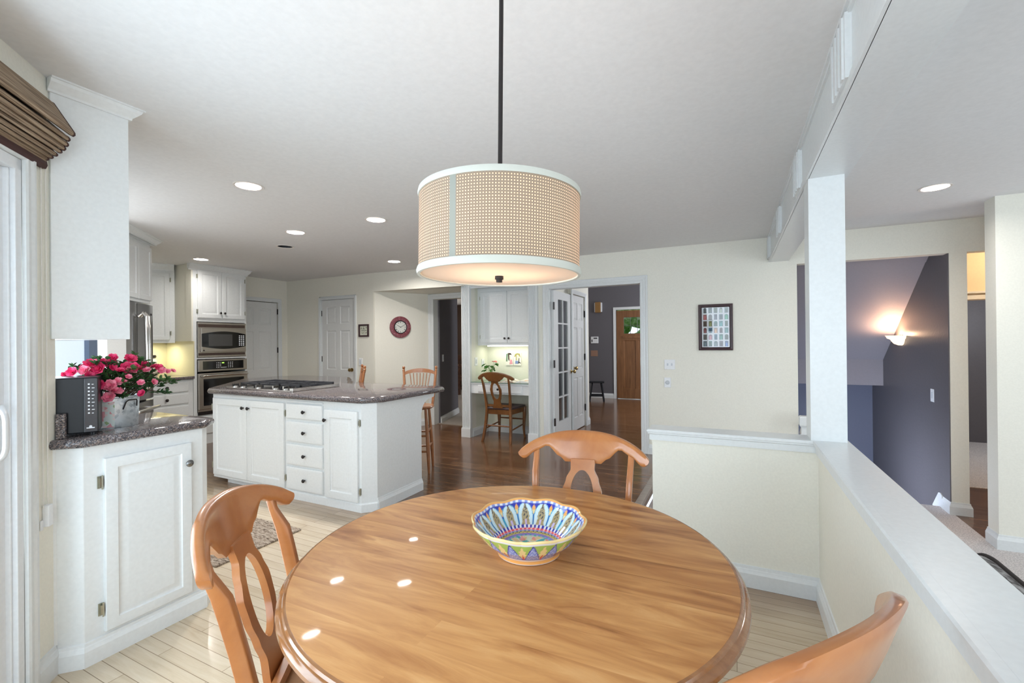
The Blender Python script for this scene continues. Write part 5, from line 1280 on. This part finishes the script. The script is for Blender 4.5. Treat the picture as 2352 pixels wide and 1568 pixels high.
# small framed sign
sg = thing('framed_sign', 'tiny black framed sign with brush marks left of the clock', 'framed sign', (-5.285, 5.329, 1.452))
w, h = .205, .195
mb = MB(); mb.sweep([(0, 0, 0), (0, 0, h), (w, 0, h), (w, 0, 0)], (0, -1, 0), [(0, 0), (0, .016), (-.024, .016), (-.026, 0)], closed=True); mb.build('picture_frame', M['frame'], sg)
mb = MB(); mb.box(.02, w-.02, -.006, 0, .02, h-.02); mb.build('print_sheet', paint('old_paper', (.66, .67, .56), .6), sg)
mb = MB()
for pts in ([(.045, .13), (.06, .145), (.06, .12), (.045, .125)], [(.10, .16), (.105, .13), (.08, .122), (.13, .122)], [(.14, .14), (.155, .15), (.165, .13)], [(.05, .095), (.07, .1), (.085, .093), (.10, .1), (.12, .093), (.14, .1), (.16, .095)], [(.06, .065), (.075, .055), (.08, .062)], [(.135, .062), (.145, .055), (.16, .07)], [(.10, .075), (.105, .05)]):
    mb.tube([(x, -.007, z) for x, z in pts], .0032, 6)
mb.build('brush_marks', paint('dark_green_ink', (.04, .06, .03), .6), sg)

# ------------------------------------------------------------------ clock
CK = FM(-4.771, 5.692, 1.602, 57.85); ckt = thing('wall_clock', 'round wall clock with pink floral rim on the angled cream wall', 'clock', CK.to_translation(), math.radians(57.85))
mb = MB(); mb.lathe([(0, 0), (.165, 0), (.172, .008), (.168, .018), (.135, .026), (.108, .020), (.100, .018), (0, .018)], 64, (0, 0, 0), '-y')
def rim_mat():
    m, nt, b = new_mat('pink_floral_rim'); v = coords(nt); vo = N(nt, 'ShaderNodeTexVoronoi'); setin(vo, {'Scale': 42, 'Randomness': 1}); nt.links.new(v, vo.inputs['Vector'])
    nt.links.new(ramp(nt, vo.outputs['Distance'], [(.0, (.50, .24, .25)), (.25, (.30, .08, .10)), (.5, (.20, .045, .06))]), b.inputs['Base Color']); setin(b, {'Roughness': .3}); return m
mb.build('rim', rim_mat(), ckt, smooth=50)
mb = MB(); mb.lathe([(.092, .018), (.092, .024), (.102, .026), (.106, .020)], 64, (0, 0, 0), '-y', caps=False); mb.build('inner_ring', M['black'], ckt, smooth=50)
mb = MB(); mb.lathe([(0, .0175), (.096, .0175), (.096, .0195), (0, .0195)], 48, (0, 0, 0), '-y'); fc = mb.build('dial', paint('clock_dial', (.70, .71, .66), .4), ckt)
mb = MB(); num = {12: 'XII', 1: 'I', 2: 'II', 3: 'III', 4: 'IIII', 5: 'V', 6: 'VI', 7: 'VII', 8: 'VIII', 9: 'IX', 10: 'X', 11: 'XI'}
for k, s in num.items():
    a = PI/2-2*PI*k/12; u = Vector((math.cos(a), 0, math.sin(a))); tdir = Vector((math.sin(a), 0, -math.cos(a))); W_ = [.009 if c in 'VX' else .005 for c in s]; x = -sum(W_)/2
    def bar(p, q, t=.0011):
        p, q = Vector(p), Vector(q); dd = (q-p).normalized(); n_ = Vector((dd.z, 0, -dd.x))*t; b = mb.av([p+n_, q+n_, q-n_, p-n_]); mb.af((b, b+1, b+2, b+3))
    for c, w_ in zip(s, W_):
        c0 = u*.066+tdir*(x+w_/2)+Vector((0, -.0205, 0)); c1 = c0+u*.020; hw = tdir*(w_*.36)
        if c == 'I': bar(c0, c1, .0014)
        elif c == 'V': bar(c1-hw, c0, .0016); bar(c1+hw, c0)
        else: bar(c1-hw, c0+hw, .0016); bar(c1+hw, c0-hw)
        x += w_
mb.build('numerals', M['black'], fc, recalc=False)
mb = MB()
for ang_, Ln, wd in ((math.radians(28), .080, .0028), (math.radians(151), .083, .0022)):
    d_ = Vector((math.cos(ang_), 0, math.sin(ang_))); n_ = Vector((-d_.z, 0, d_.x)); b = mb.av([Vector((0, -.0225, 0))-d_*.012-n_*wd*.7, Vector((0, -.0225, 0))+d_*Ln, Vector((0, -.0225, 0))-d_*.012+n_*wd*.7, Vector((0, -.0245, 0))+d_*Ln*.5]); 
    mb.tube([Vector((0, -.0225, 0))-d_*.012, Vector((0, -.0225, 0))+d_*Ln*.5, Vector((0, -.0225, 0))+d_*Ln], [wd*.8, wd, .0008], 6)
mb.v = mb.v; mb.lathe([(0, .021), (.005, .021), (.005, .025), (0, .025)], 16, (0, 0, 0), '-y'); mb.build('hands', M['black'], ckt)

# ------------------------------------------------------------------ hall items
chm = thing('door_chime', 'wooden door chime box high on the grey hall wall', 'door chime', (-2.883, 10.62, 2.03))
mb = MB(); mb.box(-.075, .055, -.08, 0, 0, .25); mb.build('body', paint('chime_wood', (.30, .16, .05), .4), chm, bevel=.01)
mb = MB(); mb.box(.058, .082, -.06, 0, .015, .235); mb.box(-.095, -.078, -.06, 0, .015, .235); mb.build('side_strip', M['plate'], chm)
kp = thing('alarm_keypad', 'white alarm keypad with dark display on the grey hall wall', 'keypad', (-2.99, 10.62, 1.38))
mb = MB(); mb.box(-.09, .09, -.03, 0, -.08, .08); mb.build('case', M['plate'], kp, bevel=.006)
mb = MB(); mb.box(-.02, .07, -.032, -.029, .03, .055); mb.box(-.07, -.05, -.032, -.029, -.05, .01); mb.build('display', M['black'], kp)
plate('light_switch', 'tan triple switch plate below the alarm keypad', FM(-3.005, 10.62, 1.06), .17, .14, mat=paint('tan_plate', (.34, .20, .14), .4))
sl = thing('footstool', 'small black wooden stool against the grey hall wall', 'stool', (-2.77, 9.95, 0), .25)
mb = MB(); mb.box(-.17, .17, -.11, .11, .42, .45); mb.build('seat', M['black'], sl, bevel=.008)
for sx in (-1, 1):
    for sy in (-1, 1): mb = MB(); mb.tube([(sx*.16, sy*.12, 0), (sx*.10, sy*.07, .425)], [.018, .022], 4); mb.build('leg', M['black'], sl)
mb = MB(); mb.box(-.13, .13, -.10, -.08, .12, .16); mb.box(-.13, .13, .08, .10, .12, .16); mb.build('stretcher', M['black'], sl)
# dining room beyond the passage
dt = thing('dining_table', 'dark dining table glimpsed through the passage left of the alcove', 'dining table', (-6.85, 10.2, .012))
mb = MB(); mb.box(-.9, .6, -.45, .45, .71, .745); mb.build('tabletop', M['darkwood'], dt, bevel=.01)
for sx in (-.8, .5):
    for sy in (-.38, .38): mb = MB(); mb.box(sx-.04, sx+.04, sy-.04, sy+.04, 0, .71); mb.build('leg', M['darkwood'], dt)
c4 = copy_tree(ch)
def remat(o):
    for c in o.children:
        c.data = c.data.copy(); c.data.materials.clear(); c.data.materials.append(M['darkwood']); remat(c)
remat(c4); c4.location = (-6.02, 9.25, .012); c4.rotation_euler.z = .6; c4.scale = (1, 1, 1.1); c4['label'] = 'dark arched back dining chair in the dim room past the passage'
del c4['group']; c4['category'] = 'chair'
l = bpy.data.lights.new('dining_lamp', 'POINT'); l.energy = 5; l.color = (1, .7, .5); l.shadow_soft_size = .1; o = bpy.data.objects.new('dining_lamp', l); COL.objects.link(o); o.location = (-6.4, 9.0, 2.2)

# ------------------------------------------------------------------ bar stools
def barstool(loc, rz, label):
    t = thing('bar_stool', label, 'bar stool', loc, rz, 'oak spindle back stools behind the island')
    SH = .68
    mb = MB(); mb.lathe([(0, SH-.03), (.16, SH-.028), (.185, SH-.01), (.18, SH+.004), (.12, SH), (0, SH-.004)], 32, sy=.95); mb.build('seat', M['stool'], t, smooth=50)
    for sx in (-1, 1):
        mb = MB(); mb.tube([(sx*.145, -.15, SH-.01), (sx*.16, -.18, .82), (sx*.178, -.215, 1.04)], [.014, .016, .013], 12)
        mb.lathe([(0, 1.035), (.012, 1.035), (.016, 1.045), (.010, 1.055), (.017, 1.07), (.013, 1.085), (0, 1.092)], 14, (sx*.179, -.217, 0)); mb.build('back_post', M['stool'], t, smooth=True)
        for sy in (-1, 1): mb = MB(); mb.tube([(sx*.145, sy*.145, 0), (sx*.135, sy*.135, .25), (sx*.11, sy*.11, SH-.02)], [.013, .019, .014], 12); mb.build('leg', M['stool'], t, smooth=True)
    R = []
    for i in range(15):
        u = -1+2*i/14; x = .165*u; y = -.212-.025*(1-u*u); z = 1.015+.032*(1-u*u)**.8; hh = .022+.008*(1-abs(u)); R.append([(x, y-.009, z-hh), (x, y+.009, z-hh), (x, y+.009, z+hh*.55), (x, y-.009, z+hh*.55)])
    mb = MB(); mb.loft(R); mb.build('crest_rail', M['stool'], t, smooth=40)
    for i in range(7):
        u = -1+2*(i+.5)/7; mb = MB(); mb.tube([(.07*u, -.15, SH-.005), (.13*u, -.215-.02*(1-u*u), 1.01)], .0045, 8); mb.build('spindle', M['stool'], t, smooth=True)
    for z in (.22, .38):
        mb = MB(); k = .136 if z < .3 else .126; mb.tube([(-k, -k, z), (k, -k, z)], .010, 8); mb.tube([(-k, k, z), (k, k, z)], .010, 8); mb.tube([(-k, -k, z+.04), (-k, k, z+.04)], .010, 8); mb.tube([(k, -k, z+.04), (k, k, z+.04)], .010, 8); mb.build('stretcher', M['stool'], t, smooth=True)
    return t
barstool((-3.03, 3.87, 0), math.radians(208), 'oak bar stool with spindle back seen full width behind the island')
barstool((-4.11, 3.90, 0), math.radians(139), 'oak bar stool seen edge on behind the island, farther left')

# ------------------------------------------------------------------ sconce, newel, sofa
sc = thing('wall_sconce', 'half bowl glass wall sconce glowing on the dark stair wall', 'wall lamp', (1.797, 6.86, 1.375), -PI/2)
mb = MB(); R = []
for r, z in ((1.05, 0), (1.0, -.006), (.93, -.03), (.72, -.045), (.66, -.065), (.50, -.095), (.25, -.112), (.02, -.116)):
    R.append([(.165*r*math.cos(a), -.15*r*math.sin(a), z) for a in [PI*i/24 for i in range(25)]])
b_ = mb.av([p for q in R for p in q])
for k in range(len(R)-1):
    for i in range(24): mb.af((b_+k*25+i, b_+k*25+i+1, b_+(k+1)*25+i+1, b_+(k+1)*25+i))
mg = paint('warm_glass', (.95, .80, .62), .3, emit=((1, .70, .42), 1.6)); gl = mb.build('glass_bowl', mg, sc, smooth=True, recalc=False); s_ = gl.modifiers.new('s', 'SOLIDIFY'); s_.thickness = .003
mb = MB(); mb.box(-.05, .05, -.012, 0, -.09, .01); mb.build('mount', M['bronze'], sc)
l = bpy.data.lights.new('sconce_bulb', 'POINT'); l.energy = 10; l.color = (1, .60, .36); l.shadow_soft_size = .05; o = bpy.data.objects.new('sconce_bulb', l); COL.objects.link(o); o.parent = sc; o.location = (0, -.07, -.02)

l = bpy.data.lights.new('inner_hall_lamp', 'POINT'); l.energy = 14; l.color = (1, .70, .44); l.shadow_soft_size = .08; o = bpy.data.objects.new('inner_hall_lamp', l); COL.objects.link(o); o.location = (2.75, 6.05, 2.25)
l = bpy.data.lights.new('far_room_lamp', 'POINT'); l.energy = 25; l.color = (.85, .9, 1); l.shadow_soft_size = .3; o = bpy.data.objects.new('far_room_lamp', l); COL.objects.link(o); o.location = (3.6, 8.0, 1.6)
nw = thing('newel_post', 'white newel post with flat cap at the stair, beside the square post', 'newel post', (.635, 5.36, -.29))
mb = MB(); mb.box(-.035, .02, -.03, .03, 0, .80); mb.build('shaft', M['white'], nw, bevel=.003)
mb = MB(); R = []
for k, z in ((.85, .76), (1, .775), (1, .85), (.8, .865)): R.append([(-.05*k, -.05*k, z), (.05*k, -.05*k, z), (.05*k, .05*k, z), (-.05*k, .05*k, z)])
mb.loft(R); mb.build('cap', M['white'], nw)
mb = MB(); mb.tube([(.0, .03, .77), (-.0, .12, .74), (-.0, .3, .64)], .02, 8); mb.build('handrail', M['white'], nw, smooth=True)

def slate_cloth():
    m, nt, b = new_mat('grey_stone_pattern_cloth'); v = coords(nt, (9, 4, 9)); n1 = N(nt, 'ShaderNodeTexNoise'); setin(n1, {'Scale': 3, 'Detail': 7, 'Distortion': 2}); nt.links.new(v, n1.inputs['Vector'])
    nt.links.new(ramp(nt, n1.outputs[0], [(.36, (.08, .075, .075)), (.5, (.26, .25, .25)), (.64, (.48, .47, .47))]), b.inputs['Base Color']); setin(b, {'Roughness': .9}); bump(nt, b, n1.outputs[0], .4, .01); return m
so = thing('sofa', 'grey mottled sofa back with dark piping behind the right half wall', 'sofa', (.78, 1.9, -.29))
def topz(y): # local y from -1.4 .. .98
    t = max(0, min(1, (y-.70)/.26)); return .685-.16*(1-math.sqrt(max(0, 1-t*t)))
mb = MB(); R = []; ys = [-1.5+.1*i for i in range(22)]+[.62+.0225*i for i in range(16)]
for y in ys: z = topz(y); R.append([(-.22, y, .06), (.20, y, .06), (.215, y, z-.03), (.20, y, z-.004), (-.19, y, z-.004), (-.22, y, z-.03)])
mb.loft(R); mb.build('backrest', slate_cloth(), so, smooth=40)
mb = MB(); mb.tube([(.208, y, topz(y)) for y in ys]+[(.208, .965, .1)], .008, 8); mb.build('piping', paint('dark_piping', (.03, .022, .022), .7), so, smooth=True)
mb = MB(); mb.box(.216, .95, -1.4, .94, .06, .30); mb.build('seat_cushion', slate_cloth(), so, bevel=.03)
for x, y in ((-.16, -1.4), (-.16, .85), (.88, -1.3), (.88, .85)): mb = MB(); mb.lathe([(0, 0), (.02, 0), (.028, .062), (0, .062)], 12, (x, y, 0)); mb.build('foot', M['bronze'], so, smooth=40)

# ------------------------------------------------------------------ roman blind on the angled wall
bl = thing('roman_blind', 'brown woven roman blind folded up over the sliding door', 'blind', AW @ Vector((0, 0, 0)), math.radians(135))
def bamboo():
    m, nt, b = new_mat('woven_grass_blind'); v = coords(nt, (1.5, 60, 60)); n1 = N(nt, 'ShaderNodeTexNoise'); setin(n1, {'Scale': 4, 'Detail': 6}); nt.links.new(v, n1.inputs['Vector'])
    nt.links.new(ramp(nt, n1.outputs[0], [(.3, (.09, .055, .032)), (.46, (.24, .165, .105)), (.6, (.38, .28, .19)), (.75, (.50, .40, .29))]), b.inputs['Base Color']); setin(b, {'Roughness': .8}); bump(nt, b, n1.outputs[0], .5, .004); return m
X0, X1 = -2.35, -.066
noses = [(.110, 2.203), (.094, 2.180), (.089, 2.158), (.080, 2.141), (.068, 2.127), (.054, 2.113), (.040, 2.102), (.026, 2.093)]
def fold(k, grow=0):
    d, z = noses[k]; g = grow
    if k == 0: return [(-.002, 2.318+g), (-.045, 2.318+g), (-d-g+.004, z+.012), (-d-g, z+.004), (-d-g, z-.004-g), (-d+.006, z-.010-g), (-d+.02, z-.004), (-.045, 2.285-g), (-.002, 2.285)]
    zb_ = 2.262-.022*k
    q = .0085 if k < 4 else .0065
    return [(-.003, zb_+.012+g), (-.02, zb_+.010+g), (-d+.010, z+q+.004+g), (-d+.003, z+q+g), (-d-g, z+.003), (-d-g, z-.004), (-d+.004, z-q-g), (-d+.012, z-q-g+.001), (-.02, zb_-.012-g), (-.003, zb_-.012)]
mb = MB()
for k in range(8): mb.xprism(fold(k), X0, X1)
mb.xprism([(-.002, 2.28), (-.02, 2.28), (-.02, 2.08), (-.002, 2.08)], X0, X1)
mb.build('woven_panel', bamboo(), bl)
mb = MB()
for k in range(8): mb.xprism(fold(k, .0015), X1-.006, X1+.003)
mb.xprism([(-.002, 2.09), (-.018, 2.088), (-.022, 2.066), (-.016, 2.052), (-.002, 2.052)], X0, X1+.004)
mb.build('edge_binding', paint('dark_brown_binding', (.055, .018, .016), .6), bl)
cd = thing('blind_cord', 'thin white cord loop with a wall cleat beside the sliding door', 'blind cord', AW @ Vector((0, 0, 0)), math.radians(135))
mb = MB()
for dx in (-.074, -.046): mb.tube([(dx, -.006, 2.07), (dx, -.006, .70)], .0016, 6)
mb.build('cord', M['paper'], cd)
mb = MB(); mb.box(-.072, -.044, -.022, 0, .625, .71); mb.box(-.088, -.072, -.006, 0, .615, .655); mb.build('cleat', M['plate'], cd, bevel=.008)

# ------------------------------------------------------------------ braided rug
def braid():
    m, nt, b = new_mat('braided_jute'); v = coords(nt); n1 = N(nt, 'ShaderNodeTexNoise'); setin(n1, {'Scale': 60, 'Detail': 4}); mp = N(nt, 'ShaderNodeMapping'); mp.inputs['Scale'].default_value = (.5, 2.2, 1); nt.links.new(v, mp.inputs[0]); nt.links.new(mp.outputs[0], n1.inputs['Vector'])
    nt.links.new(ramp(nt, n1.outputs[0], [(.34, (.12, .085, .06)), (.47, (.33, .26, .20)), (.62, (.52, .44, .36))]), b.inputs['Base Color']); setin(b, {'Roughness': .95}); bump(nt, b, n1.outputs[0], .8, .008); return m
mb = MB(); ny = 28
for i in range(ny):
    y = 1.67+i*.0215; R = []
    for k in range(36):
        x = -3.38+k*(.565/35)+.0; z = .006+.0025*math.sin(k*2.4+i); R.append([(x, y+.011*math.cos(a), z+.006*math.sin(a)) for a in [2*PI*q/6 for q in range(6)]])
    mb.loft(R)
tag(mb.build('braided_rug', braid(), smooth=True), 'tan braided rug on the oak floor between island and left chair', 'rug')
